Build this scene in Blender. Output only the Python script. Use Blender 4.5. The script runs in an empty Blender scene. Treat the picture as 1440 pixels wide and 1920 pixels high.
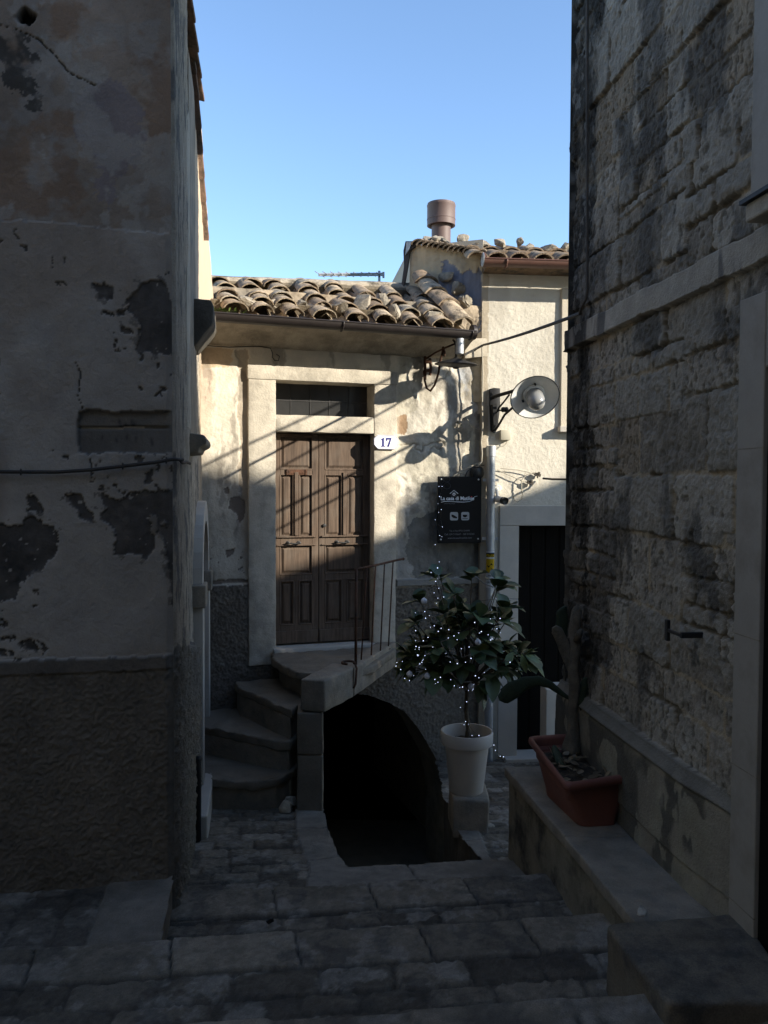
import bpy, bmesh, math, random
import numpy as np
from mathutils import Vector, Matrix, noise as mnoise

R = math.radians
scene = bpy.context.scene
COL = scene.collection
rnd = random.Random(7)

# ------------------------------------------------------------------ camera
F = 1553.0                     # focal length in photo pixels (1440 x 1920)
PITCH, ROLL = R(2.0), R(0.25)
CAMZ = 1.6
cam_d = bpy.data.cameras.new('camera')
cam = bpy.data.objects.new('camera', cam_d)
COL.objects.link(cam)
cam_d.sensor_fit = 'VERTICAL'
cam_d.sensor_height = 36.0
cam_d.lens = 36.0 * F / 1920.0
cam_d.clip_start = 0.05
cam_d.clip_end = 600.0
cam.location = (0, 0, CAMZ)
_fw = Vector((0, math.cos(PITCH), -math.sin(PITCH)))
_rt = Vector((1, 0, 0))
_up = _rt.cross(_fw)
_r2 = _rt * math.cos(ROLL) + _up * math.sin(ROLL)
_u2 = _up * math.cos(ROLL) - _rt * math.sin(ROLL)
cam.rotation_euler = Matrix((( _r2.x, _u2.x, -_fw.x), (_r2.y, _u2.y, -_fw.y), (_r2.z, _u2.z, -_fw.z))).to_euler()
scene.camera = cam

# ------------------------------------------------------------------ light
SUN_D = Vector((-0.93, 0.40, -0.41)).normalized()      # direction the light travels
SUN_EL = math.asin(-SUN_D.z)
world = bpy.data.worlds.new('World')
scene.world = world
world.use_nodes = True
wn = world.node_tree
wn.nodes.clear()
wo = wn.nodes.new('ShaderNodeOutputWorld')
wb = wn.nodes.new('ShaderNodeBackground')
sky = wn.nodes.new('ShaderNodeTexSky')
sky.sky_type = 'NISHITA'
sky.sun_disc = False
sky.sun_elevation = SUN_EL
sky.sun_rotation = math.atan2(-SUN_D.x, -SUN_D.y)
sky.altitude = 300
sky.air_density = 1.0
sky.dust_density = 0.15
sky.ozone_density = 3.0
wn.links.new(sky.outputs[0], wb.inputs[0])
wn.links.new(wb.outputs[0], wo.inputs[0])
wb.inputs[1].default_value = 0.13
sl = bpy.data.lights.new('sun', 'SUN')
sl.energy = 3.8
sl.angle = R(0.42)
sl.color = (1.0, 0.92, 0.78)
sun = bpy.data.objects.new('sun', sl)
COL.objects.link(sun)
sun.location = (6, -3, 9)
sun.rotation_euler = SUN_D.to_track_quat('-Z', 'Y').to_euler()
scene.view_settings.view_transform = 'Standard'
scene.view_settings.look = 'None'
scene.view_settings.exposure = 1.32
scene.view_settings.gamma = 1.0

# ------------------------------------------------------------------ measuring the place from the photograph
def ray(px, py):
    a, b = (px - 720.0) / F, (960.0 - py) / F
    return _fw + _r2 * a + _u2 * b
def at_y(px, py, y):
    d = ray(px, py); k = y / d.y
    return Vector((0, 0, CAMZ)) + d * k
def at_z(px, py, z):
    d = ray(px, py); k = (z - CAMZ) / d.z
    return Vector((0, 0, CAMZ)) + d * k
class Wall:
    """a vertical wall plane: u runs along it, z is height, d is out of the wall"""
    def __init__(s, p, t):
        s.p = Vector((p[0], p[1])); s.t = Vector(t).normalized(); s.n = Vector((s.t.y, -s.t.x))
    def pos(s, u, z, d=0.0):
        q = s.p + s.t * u + s.n * d
        return Vector((q.x, q.y, z))
    def hit(s, px, py, d=0.0):
        r = ray(px, py); q = s.p + s.n * d
        k = (q.x * s.n.x + q.y * s.n.y) / (r.x * s.n.x + r.y * s.n.y)
        return Vector((0, 0, CAMZ)) + r * k
    def uv(s, px, py, d=0.0):
        h = s.hit(px, py, d)
        return ((h.x - s.p.x) * s.t.x + (h.y - s.p.y) * s.t.y, h.z)
    def poly(s, pts, d=0.0):
        return [s.uv(a, b, d) for a, b in pts]

Z1, Z2, Z3 = -0.15, -0.30, -0.45                # the treads going down the lane; the nearest is at 0
def lane_z(y): return Z3 - 0.12 * max(0.0, y - 4.2)
CL = at_z(327, 1645, Z1)
PL = Wall((CL.x, CL.y), (1, 0.17))              # left house, face towards us
PS = Wall((CL.x, CL.y), (-0.163, 0.987))        # left house, face along the lane
_h = at_y(742, 1000, 6.95)
PH = Wall((_h.x, _h.y), (1, 0.33))              # house with the door
_w = at_y(935, 1000, 7.14)
PW = Wall((_w.x, _w.y), (1, 0.10))              # white house
RC = (1.03, 4.65)
PR = Wall(RC, (0.125, -0.992))                  # stone house on the right, u runs towards us

# ------------------------------------------------------------------ noise in numpy
def _hash(ix, iy, seed):
    n = (ix.astype(np.int64) * 374761393 + iy.astype(np.int64) * 668265263 + seed * 974634541) & 0xffffffff
    n = ((n ^ (n >> 13)) * 1274126177) & 0xffffffff
    n = (n ^ (n >> 16)) & 0xffffffff
    return (n & 0xffffff) / float(0xffffff)
def vn(x, y, seed=0):
    x = np.asarray(x, float); y = np.asarray(y, float)
    ix, iy = np.floor(x), np.floor(y)
    fx, fy = x - ix, y - iy
    fx = fx * fx * fx * (fx * (fx * 6 - 15) + 10); fy = fy * fy * fy * (fy * (fy * 6 - 15) + 10)
    a, b = _hash(ix, iy, seed), _hash(ix + 1, iy, seed)
    c, d = _hash(ix, iy + 1, seed), _hash(ix + 1, iy + 1, seed)
    return (a * (1 - fx) + b * fx) * (1 - fy) + (c * (1 - fx) + d * fx) * fy
def fbm(x, y, seed=0, octs=5, gain=0.5):
    s, amp, tot = 0.0, 1.0, 0.0
    for i in range(octs):
        s = s + amp * vn(x * 2 ** i + 17.3 * i, y * 2 ** i - 9.1 * i, seed + i * 7)
        tot += amp; amp *= gain
    return s / tot                                        # 0..1
def smooth(a, b, x):
    t = np.clip((x - a) / (b - a), 0, 1)
    return t * t * (3 - 2 * t)
def inside(poly, X, Y):
    r = np.zeros(X.shape, bool); n = len(poly)
    for i in range(n):
        x0, y0 = poly[i]; x1, y1 = poly[(i + 1) % n]
        if y0 == y1: continue
        c = ((y0 > Y) != (y1 > Y)) & (X < (x1 - x0) * (Y - y0) / (y1 - y0) + x0)
        r ^= c
    return r
def mix(c, col, m):
    return c * (1 - m[..., None]) + np.array(col) * m[..., None]
def cells(X, Y, seed, jit=0.8):
    """nearest and second nearest feature distance, cell value"""
    ix, iy = np.floor(X), np.floor(Y)
    d1 = np.full(X.shape, 9.0); d2 = np.full(X.shape, 9.0); val = np.zeros(X.shape)
    for a in (-1, 0, 1):
        for b in (-1, 0, 1):
            cx, cy = ix + a, iy + b
            fx = cx + 0.5 + jit * (_hash(cx, cy, seed) - 0.5); fy = cy + 0.5 + jit * (_hash(cx, cy, seed + 5) - 0.5)
            d = np.hypot(X - fx, Y - fy); v = _hash(cx, cy, seed + 9)
            near = d < d1
            d2 = np.where(near, d1, np.minimum(d2, d)); val = np.where(near, v, val); d1 = np.where(near, d, d1)
    return d1, d2, val
def rows(U, V, seed, rh, wmin, wmax, wob=0.02, vary=0.35):
    """coursed stones: returns distance to the joint (m), two random numbers per stone"""
    Vw = V + wob * 2 * (fbm(U * 2.3, V * 2.3, seed + 3, 3) - 0.5)
    Uw = U + wob * 2 * (fbm(U * 3.1 + 40, V * 3.1, seed + 4, 3) - 0.5)
    r_ = random.Random(seed)
    vmin, vmax = float(Vw.min()) - 0.3, float(Vw.max()) + 0.3
    edges = [vmin]
    while edges[-1] < vmax: edges.append(edges[-1] + rh * (1 + vary * (r_.random() * 2 - 1)))
    edges = np.array(edges)
    ri = np.clip(np.searchsorted(edges, Vw) - 1, 0, len(edges) - 2)
    dv = np.minimum(Vw - edges[ri], edges[ri + 1] - Vw)
    du = np.zeros(U.shape); idx = np.zeros(U.shape)
    umin, umax = float(Uw.min()) - 0.5, float(Uw.max()) + 0.5
    for k in np.unique(ri):
        m = ri == k
        e = [umin - r_.random() * wmax]
        while e[-1] < umax: e.append(e[-1] + r_.uniform(wmin, wmax))
        e = np.array(e)
        ci = np.clip(np.searchsorted(e, Uw[m]) - 1, 0, len(e) - 2)
        du[m] = np.minimum(Uw[m] - e[ci], e[ci + 1] - Uw[m]); idx[m] = ci
    rad = 0.035
    a = np.clip(rad - du, 0, None); b = np.clip(rad - dv, 0, None)
    dist = np.minimum(np.minimum(du, dv), rad - np.hypot(a, b))
    return dist, _hash(idx, ri.astype(float), seed + 11), _hash(idx, ri.astype(float), seed + 12)

# ------------------------------------------------------------------ materials
def mat(name, base=None, rough=0.9, var=0.25, vscale=6.0, bump=0.3, bscale=40.0, fine=0.15, fscale=160.0, spec=0.25,
        metal=0.0, tint=None, tint_scale=2.0, tint_amt=0.5, bdist=0.01):
    m = bpy.data.materials.new(name); m.use_nodes = True
    t = m.node_tree; n = t.nodes; L = t.links
    p = n['Principled BSDF']
    p.inputs['Roughness'].default_value = rough
    p.inputs['Metallic'].default_value = metal
    p.inputs['Specular IOR Level'].default_value = spec
    tc = n.new('ShaderNodeNewGeometry')
    pos = tc.outputs['Position']
    if base is None:
        at = n.new('ShaderNodeAttribute'); at.attribute_name = 'Col'; col = at.outputs['Color']
    else:
        rgb = n.new('ShaderNodeRGB'); rgb.outputs[0].default_value = (*base, 1); col = rgb.outputs[0]
    def noisef(scale, detail=6, rough_=0.6):
        x = n.new('ShaderNodeTexNoise'); x.inputs['Scale'].default_value = scale; x.inputs['Detail'].default_value = detail
        x.inputs['Roughness'].default_value = rough_
        L.new(pos, x.inputs['Vector']); return x.outputs['Fac']
    def mul(colr, fac, amt):
        mr = n.new('ShaderNodeMapRange'); mr.inputs['From Min'].default_value = 0.25; mr.inputs['From Max'].default_value = 0.75
        mr.inputs['To Min'].default_value = 1 - amt; mr.inputs['To Max'].default_value = 1 + amt
        L.new(fac, mr.inputs['Value'])
        v = n.new('ShaderNodeVectorMath'); v.operation = 'SCALE'
        L.new(colr, v.inputs[0]); L.new(mr.outputs[0], v.inputs['Scale']); return v.outputs[0]
    if tint:
        f = noisef(tint_scale, 5, 0.65)
        cr = n.new('ShaderNodeMapRange'); cr.inputs['From Min'].default_value = 0.48; cr.inputs['From Max'].default_value = 0.66
        cr.inputs['To Max'].default_value = tint_amt; L.new(f, cr.inputs['Value'])
        mx = n.new('ShaderNodeMix'); mx.data_type = 'RGBA'
        L.new(cr.outputs[0], mx.inputs['Factor']); L.new(col, mx.inputs[6]); mx.inputs[7].default_value = (*tint, 1); col = mx.outputs[2]
    nf = noisef(bscale, 8, 0.62)
    if var: col = mul(col, noisef(vscale), var)
    if fine: col = mul(col, noisef(fscale, 4), fine)
    L.new(col, p.inputs['Base Color'])
    if bump:
        b = n.new('ShaderNodeBump'); b.inputs['Strength'].default_value = bump; b.inputs['Distance'].default_value = bdist
        L.new(nf, b.inputs['Height']); L.new(b.outputs[0], p.inputs['Normal'])
    return m

M = {}
M['plaster'] = mat('plaster', None, 0.92, 0.14, 7, 0.5, 55, 0.10, 220)
M['rough_render'] = mat('rough_render', None, 0.95, 0.30, 9, 0.9, 70, 0.25, 260, bdist=0.02)
M['stone_wall'] = mat('stone_wall', None, 0.95, 0.20, 12, 0.7, 80, 0.18, 300)
M['paving'] = mat('paving', None, 0.8, 0.28, 14, 0.9, 95, 0.3, 260, spec=0.3)
M['stucco'] = mat('stucco', None, 0.92, 0.06, 5, 0.4, 110, 0.05, 300)
M['marble'] = mat('marble', (0.50, 0.46, 0.40), 0.6, 0.10, 5, 0.05, 30, 0.05, 120, tint=(0.40, 0.37, 0.33), tint_scale=3)
M['dull_marble'] = mat('dull_marble', (0.33, 0.30, 0.255), 0.7, 0.12, 4, 0.05, 30, 0.05, 120, tint=(0.21, 0.185, 0.15), tint_scale=4, tint_amt=.7)
M['lime_trim'] = mat('lime_trim', (0.42, 0.375, 0.30), 0.9, 0.22, 8, 0.4, 60, 0.12, 200, tint=(0.27, 0.23, 0.18), tint_scale=5, tint_amt=.6)
M['frame_stone'] = mat('frame_stone', (0.50, 0.452, 0.37), 0.9, 0.22, 8, 0.5, 60, 0.12, 200, tint=(0.29, 0.26, 0.215), tint_scale=3.5, tint_amt=.9)
M['grey_stone'] = mat('grey_stone', (0.26, 0.222, 0.172), 0.9, 0.32, 7, 0.6, 45, 0.2, 200, tint=(0.12, 0.12, 0.11), tint_scale=5)
M['step_stone'] = mat('step_stone', (0.215, 0.183, 0.14), 0.85, 0.3, 8, 0.5, 50, 0.2, 220, tint=(0.115, 0.105, 0.09), tint_scale=4)
M['fresh_rock'] = mat('fresh_rock', (0.52, 0.46, 0.37), 0.95, 0.25, 14, 0.8, 60, 0.2, 220)
M['mortar'] = mat('mortar', (0.37, 0.325, 0.255), 0.95, 0.35, 6, 0.8, 50, 0.25, 200, tint=(0.21, 0.185, 0.145), tint_scale=5, tint_amt=.8)
M['dark_stone'] = mat('dark_stone', (0.085, 0.075, 0.06), 0.9, 0.3, 7, 0.6, 45, 0.2, 200, tint=(0.16, 0.14, 0.11), tint_scale=5)
M['pale_rock'] = mat('pale_rock', (0.33, 0.29, 0.23), 0.95, 0.35, 14, 0.9, 60, 0.25, 220, tint=(0.13, 0.12, 0.10), tint_scale=9, tint_amt=.8)
M['wood'] = None
M['black_iron'] = mat('black_iron', (0.025, 0.024, 0.024), 0.55, 0.3, 20, 0.2, 120, 0.2, 300, spec=0.4)
M['rust_iron'] = mat('rust_iron', (0.10, 0.05, 0.03), 0.85, 0.4, 25, 0.5, 150, 0.3, 300, tint=(0.035, 0.025, 0.02), tint_scale=14, tint_amt=.9)
M['grey_iron'] = mat('grey_iron', (0.10, 0.085, 0.07), 0.7, 0.3, 20, 0.3, 120, 0.2, 300)
M['galv'] = mat('galv', (0.42, 0.44, 0.46), 0.45, 0.2, 15, 0.1, 80, 0.1, 200, metal=0.6, spec=.5)
M['gutter_dark'] = mat('gutter_dark', (0.028, 0.022, 0.02), 0.45, 0.2, 12, 0.08, 60, 0.1, 200, spec=.5)
M['gutter_brown'] = mat('gutter_brown', (0.12, 0.058, 0.042), 0.5, 0.12, 10, 0.05, 60, 0.06, 200, spec=.5)
M['flue_brown'] = mat('flue_brown', (0.13, 0.086, 0.075), 0.6, 0.10, 8, 0.05, 60, 0.06, 200, spec=.5)
M['tile'] = mat('tile', None, 0.95, 0.3, 16, 0.7, 70, 0.25, 250, tint=(0.075, 0.065, 0.05), tint_scale=11, tint_amt=.95)
M['white_pot'] = mat('white_pot', (0.55, 0.52, 0.48), 0.5, 0.08, 6, 0.05, 40, 0.04, 150, spec=.4)
M['terracotta'] = mat('terracotta', (0.175, 0.066, 0.048), 0.6, 0.15, 7, 0.1, 60, 0.08, 200, spec=.35)
M['soil'] = mat('soil', (0.05, 0.04, 0.03), 1.0, 0.5, 30, 1.0, 90, 0.4, 200, tint=(0.12, 0.09, 0.05), tint_scale=30)
M['leaf'] = mat('leaf', None, 0.45, 0.2, 20, 0.2, 80, 0.1, 200, spec=.45)
M['bark'] = mat('bark', (0.11, 0.09, 0.065), 0.9, 0.3, 30, 0.6, 120, 0.2, 250)
M['pale_twig'] = mat('pale_twig', (0.30, 0.28, 0.24), 0.8, 0.3, 30, 0.3, 120, 0.2, 250)
M['cactus_wood'] = mat('cactus_wood', (0.15, 0.13, 0.10), 0.95, 0.35, 18, 0.9, 70, 0.25, 200, tint=(0.10, 0.10, 0.08), tint_scale=8)
M['cactus_green'] = mat('cactus_green', (0.035, 0.05, 0.03), 0.7, 0.3, 14, 0.4, 60, 0.2, 200)
M['cable'] = mat('cable', (0.06, 0.055, 0.05), 0.7, 0.2, 20, 0.2, 100, 0.1, 200)
M['pale_cable'] = mat('pale_cable', (0.42, 0.38, 0.30), 0.7, 0.15, 20, 0.1, 100, 0.1, 200)
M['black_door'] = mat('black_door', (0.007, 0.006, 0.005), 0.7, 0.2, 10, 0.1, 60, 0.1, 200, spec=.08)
M['enamel'] = mat('enamel', (0.75, 0.75, 0.78), 0.25, 0.06, 6, 0.03, 40, 0.03, 150, spec=.5)
M['ink_blue'] = mat('ink_blue', (0.02, 0.02, 0.16), 0.4, 0.0, 6, 0, 40, 0.0)
M['sign_black'] = mat('sign_black', (0.006, 0.006, 0.007), 0.5, 0.15, 6, 0.02, 40, 0.05, 150, spec=.12)
M['sign_white'] = mat('sign_white', (0.75, 0.75, 0.75), 0.5, 0, 6, 0, 40, 0)
M['sign_grey'] = mat('sign_grey', (0.36, 0.36, 0.37), 0.5, 0, 6, 0, 40, 0)
M['sign_dim'] = mat('sign_dim', (0.16, 0.16, 0.165), 0.5, 0, 6, 0, 40, 0)
M['sign_faint'] = mat('sign_faint', (0.035, 0.035, 0.038), 0.4, 0, 6, 0, 40, 0)
M['sign_red'] = mat('sign_red', (0.5, 0.04, 0.05), 0.5, 0, 6, 0, 40, 0)
M['yellow'] = mat('yellow', (0.75, 0.50, 0.02), 0.5, 0.05, 6, 0, 40, 0.04)
M['lamp_grey'] = mat('lamp_grey', (0.80, 0.79, 0.76), 0.75, 0.1, 10, 0.05, 60, 0.06, 200, spec=.4)
M['lamp_dark'] = mat('lamp_dark', (0.022, 0.022, 0.023), 0.5, 0.2, 10, 0.05, 60, 0.1, 200, spec=.2)
M['plastic_white'] = mat('plastic_white', (0.62, 0.60, 0.55), 0.45, 0.06, 8, 0.02, 60, 0.04, 150, spec=.4)
M['plastic_beige'] = mat('plastic_beige', (0.50, 0.46, 0.36), 0.5, 0.06, 8, 0.02, 60, 0.04, 150, spec=.4)
M['plastic_black'] = mat('plastic_black', (0.02, 0.02, 0.02), 0.4, 0.06, 8, 0.02, 60, 0.04, 150, spec=.4)
M['steel'] = mat('steel', (0.5, 0.5, 0.5), 0.3, 0.1, 10, 0, 60, 0.05, 150, metal=.9, spec=.5)
M['dark_glass'] = mat('dark_glass', (0.03, 0.03, 0.03), 0.25, 0.2, 9, 0.05, 40, 0.1, 200, spec=.5)
def milk_glass():
    m = bpy.data.materials.new('milk_glass'); m.use_nodes = True
    p = m.node_tree.nodes['Principled BSDF']
    p.inputs['Base Color'].default_value = (0.40, 0.40, 0.39, 1); p.inputs['Roughness'].default_value = 0.2
    p.inputs['Transmission Weight'].default_value = 0.35; p.inputs['Coat Weight'].default_value = 0.1
    return m
M['milk_glass'] = milk_glass()
def led():
    m = bpy.data.materials.new('lit_led'); m.use_nodes = True
    p = m.node_tree.nodes['Principled BSDF']
    p.inputs['Base Color'].default_value = (0.8, 0.85, 1, 1)
    p.inputs['Emission Color'].default_value = (0.62, 0.72, 1, 1); p.inputs['Emission Strength'].default_value = 1.2
    return m
M['led'] = led()
def wood_mat():
    m = bpy.data.materials.new('old_wood'); m.use_nodes = True
    t = m.node_tree; n = t.nodes; L = t.links; p = n['Principled BSDF']
    p.inputs['Roughness'].default_value = 0.75; p.inputs['Specular IOR Level'].default_value = 0.25
    g = n.new('ShaderNodeNewGeometry'); mp = n.new('ShaderNodeMapping'); mp.inputs['Scale'].default_value = (38, 38, 2.2)
    L.new(g.outputs['Position'], mp.inputs['Vector'])
    a = n.new('ShaderNodeTexNoise'); a.inputs['Scale'].default_value = 1.6; a.inputs['Detail'].default_value = 8; a.inputs['Roughness'].default_value = .65
    L.new(mp.outputs[0], a.inputs['Vector'])
    b = n.new('ShaderNodeTexNoise'); b.inputs['Scale'].default_value = 7; b.inputs['Detail'].default_value = 6
    L.new(g.outputs['Position'], b.inputs['Vector'])
    cr = n.new('ShaderNodeValToRGB'); L.new(a.outputs['Fac'], cr.inputs[0])
    cr.color_ramp.elements[0].position = .3; cr.color_ramp.elements[0].color = (.055, .038, .028, 1)
    cr.color_ramp.elements[1].position = .72; cr.color_ramp.elements[1].color = (.160, .112, .080, 1)
    mx = n.new('ShaderNodeMix'); mx.data_type = 'RGBA'
    mr = n.new('ShaderNodeMapRange'); mr.inputs['From Min'].default_value = .5; mr.inputs['From Max'].default_value = .7; mr.inputs['To Max'].default_value = .55
    L.new(b.outputs['Fac'], mr.inputs['Value']); L.new(mr.outputs[0], mx.inputs['Factor'])
    L.new(cr.outputs[0], mx.inputs[6]); mx.inputs[7].default_value = (.135, .108, .085, 1)
    L.new(mx.outputs[2], p.inputs['Base Color'])
    bp = n.new('ShaderNodeBump'); bp.inputs['Strength'].default_value = .35; bp.inputs['Distance'].default_value = .004
    L.new(a.outputs['Fac'], bp.inputs['Height']); L.new(bp.outputs[0], p.inputs['Normal'])
    return m
M['wood'] = wood_mat()

# ------------------------------------------------------------------ objects
def tag(o, label=None, cat=None, group=None, kind=None):
    if label: o['label'] = label
    if cat: o['category'] = cat
    if group: o['group'] = group
    if kind: o['kind'] = kind
    return o
def thing(name, loc, label, cat, group=None):
    o = bpy.data.objects.new(name, None); COL.objects.link(o)
    o.location = loc; o.empty_display_size = 0.1
    return tag(o, label, cat, group)
def link(name, me, m, parent=None):
    o = bpy.data.objects.new(name, me); COL.objects.link(o)
    if m: me.materials.append(m)
    if parent is not None: adopt(o, parent)
    else: rebase(o)
    return o
def world_of(o):
    m = Matrix.LocRotScale(o.location, o.rotation_euler, o.scale)
    return (world_of(o.parent) @ o.matrix_parent_inverse @ m) if o.parent else m
def adopt(o, parent):
    o.parent = parent
    o.matrix_parent_inverse = world_of(parent).inverted()
def rebase(o):
    """origin to the middle of the mesh's foot"""
    me = o.data; n = len(me.vertices)
    if n == 0: return
    a = np.empty(n * 3, np.float32); me.vertices.foreach_get('co', a); a = a.reshape(-1, 3)
    lo, hi = a.min(0), a.max(0)
    c = np.array([(lo[0] + hi[0]) / 2, (lo[1] + hi[1]) / 2, lo[2]], np.float32)
    me.vertices.foreach_set('co', (a - c).ravel()); me.update()
    o.location = Vector(c.tolist())

class MB:
    def __init__(s): s.bm = bmesh.new()
    def prism(s, pts, ext):
        """pts: planar loop of Vectors, ext: Vector"""
        ext = Vector(ext)
        a = [s.bm.verts.new(p) for p in pts]; b = [s.bm.verts.new(Vector(p) + ext) for p in pts]
        n = len(pts); fs = [s.bm.faces.new(a), s.bm.faces.new(b[::-1])]
        for i in range(n): fs.append(s.bm.faces.new([a[i], b[i], b[(i + 1) % n], a[(i + 1) % n]]))
        bmesh.ops.recalc_face_normals(s.bm, faces=fs)
        return s
    def loft(s, loops, close=True, caps=True):
        L = [[s.bm.verts.new(p) for p in l] for l in loops]; n = len(L[0]); fs = []
        for A, B in zip(L, L[1:]):
            for i in range(n if close else n - 1):
                fs.append(s.bm.faces.new([A[i], A[(i + 1) % n], B[(i + 1) % n], B[i]]))
        if caps and close:
            fs.append(s.bm.faces.new(L[0][::-1])); fs.append(s.bm.faces.new(L[-1]))
        bmesh.ops.recalc_face_normals(s.bm, faces=fs)
        return s
    def wbox(s, w, u0, u1, z0, z1, d0, d1):
        return s.prism([w.pos(u0, z0, d0), w.pos(u1, z0, d0), w.pos(u1, z1, d0), w.pos(u0, z1, d0)], w.pos(0, 0, d1) - w.pos(0, 0, d0))
    def wpoly(s, w, px, d0, d1, dref=None):
        """a loop of photo points on wall w, from depth d0 to d1 out of the wall"""
        uv = w.poly(px, d1 if dref is None else dref)
        return s.prism([w.pos(u, z, d0) for u, z in uv], w.pos(0, 0, d1) - w.pos(0, 0, d0))
    def box(s, c, sx, sy, sz, rot=None):
        m = rot or Matrix.Identity(3)
        pts = [Vector(c) + m @ Vector((x * sx / 2, y * sy / 2, -sz / 2)) for x, y in ((-1, -1), (1, -1), (1, 1), (-1, 1))]
        return s.prism(pts, m @ Vector((0, 0, sz)))
    def tube(s, path, r, seg=8, r2=None):
        path = [Vector(p) for p in path]; n = len(path); loops = []
        prev = None
        for i, p in enumerate(path):
            t = (path[min(i + 1, n - 1)] - path[max(i - 1, 0)]).normalized()
            if prev is None:
                ref = Vector((0, 0, 1)) if abs(t.z) < 0.9 else Vector((1, 0, 0))
                a = t.cross(ref).normalized()
            else:
                a = (prev - t * prev.dot(t)).normalized()
            b = t.cross(a); prev = a
            rr = r[i] if isinstance(r, (list, tuple)) else (r if r2 is None else r + (r2 - r) * i / (n - 1))
            loops.append([p + (a * math.cos(k * 2 * math.pi / seg) + b * math.sin(k * 2 * math.pi / seg)) * rr for k in range(seg)])
        return s.loft(loops)
    def lathe(s, prof, c, axis=(0, 0, 1), seg=32, caps=True):
        ax = Vector(axis).normalized(); ref = Vector((1, 0, 0)) if abs(ax.x) < .9 else Vector((0, 1, 0))
        a = ax.cross(ref).normalized(); b = ax.cross(a); c = Vector(c)
        return s.loft([[c + ax * h + (a * math.cos(k * 2 * math.pi / seg) + b * math.sin(k * 2 * math.pi / seg)) * r for k in range(seg)] for r, h in prof], caps=caps)
    def ball(s, c, r, seg=12):
        bmesh.ops.create_uvsphere(s.bm, u_segments=seg, v_segments=max(6, seg // 2 + 1), radius=r, matrix=Matrix.Translation(Vector(c)))
        return s
    def grid(s, rows_):
        L = [[s.bm.verts.new(p) for p in r] for r in rows_]
        for A, B in zip(L, L[1:]):
            for i in range(len(A) - 1): s.bm.faces.new([A[i], A[i + 1], B[i + 1], B[i]])
        return s
    def rough(s, cut, amp, scale=6.0, seed=0.0):
        """subdivide to about `cut` metres and push the surface about"""
        for _ in range(7):
            es = [e for e in s.bm.edges if e.calc_length() > cut]
            if not es or len(s.bm.verts) > 60000: break
            bmesh.ops.subdivide_edges(s.bm, edges=es, cuts=1, use_grid_fill=True)
        bmesh.ops.triangulate(s.bm, faces=[f for f in s.bm.faces if len(f.verts) > 4])
        o = Vector((seed, seed * 1.7, -seed))
        for v in s.bm.verts:
            v.co += amp * mnoise.noise_vector(v.co * scale + o) + amp * .5 * mnoise.noise_vector(v.co * scale * 3.1 + o)
        return s
    def bevel(s, w, seg=2, ang=30):
        es = [e for e in s.bm.edges if len(e.link_faces) == 2 and e.calc_face_angle(0) > R(ang)]
        bmesh.ops.bevel(s.bm, geom=es, offset=w, segments=seg, profile=0.5, affect='EDGES', clamp_overlap=True)
        return s
    def build(s, name, m, parent=None, smooth=False, col=None, ang=None):
        me = bpy.data.meshes.new(name); s.bm.to_mesh(me); s.bm.free()
        if smooth:
            me.polygons.foreach_set('use_smooth', [True] * len(me.polygons))
            if ang: me.set_sharp_from_angle(angle=R(ang))
        if col is not None:
            at = me.color_attributes.new('Col', 'FLOAT_COLOR', 'POINT')
            at.data.foreach_set('color', np.tile(np.array([*col, 1.0], np.float32), len(me.vertices)))
        return link(name, me, m, parent)

def grid_mesh(name, P, C, hole, m, parent=None, smooth=True):
    """P: (a,b,3) points, C: (a,b,3) colours, hole: (a-1,b-1) bool"""
    a, b = P.shape[:2]
    idx = np.arange(a * b).reshape(a, b)
    q = np.stack([idx[:-1, :-1], idx[:-1, 1:], idx[1:, 1:], idx[1:, :-1]], -1)
    q = q[~hole] if hole is not None else q.reshape(-1, 4)
    used = np.zeros(a * b, bool); used[q.ravel()] = True
    remap = np.cumsum(used) - 1
    q = remap[q]; pts = P.reshape(-1, 3)[used].astype(np.float32); cc = C.reshape(-1, 3)[used]
    me = bpy.data.meshes.new(name)
    me.vertices.add(len(pts)); me.vertices.foreach_set('co', pts.ravel())
    nq = len(q)
    me.loops.add(nq * 4); me.loops.foreach_set('vertex_index', q.ravel().astype(np.int32))
    me.polygons.add(nq)
    me.polygons.foreach_set('loop_start', np.arange(0, nq * 4, 4, dtype=np.int32))
    me.polygons.foreach_set('loop_total', np.full(nq, 4, np.int32))
    if smooth: me.polygons.foreach_set('use_smooth', np.ones(nq, bool))
    me.update(calc_edges=True)
    at = me.color_attributes.new('Col', 'FLOAT_COLOR', 'POINT')
    at.data.foreach_set('color', np.concatenate([cc, np.ones((len(cc), 1))], 1).astype(np.float32).ravel())
    return link(name, me, m, parent)

def wall_field(name, w, u0, u1, z0, z1, res, fn, m, parent=None, hole=None):
    """fn(U,Z) -> depth, colour"""
    nu, nz = max(2, int(round((u1 - u0) / res)) + 1), max(2, int(round((z1 - z0) / res)) + 1)
    U, Z = np.meshgrid(np.linspace(u0, u1, nu), np.linspace(z0, z1, nz))
    r_ = fn(U, Z); D, C = r_[0], r_[1]
    if len(r_) > 2: U = U + r_[2]
    P = np.stack([w.p.x + w.t.x * U + w.n.x * D, w.p.y + w.t.y * U + w.n.y * D, Z], -1)
    h = None
    if hole is not None:
        h = hole((U[:-1, :-1] + U[1:, 1:]) / 2, (Z[:-1, :-1] + Z[1:, 1:]) / 2)
    return grid_mesh(name, P, np.clip(C, 0.004, 0.9), h, m, parent)

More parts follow.
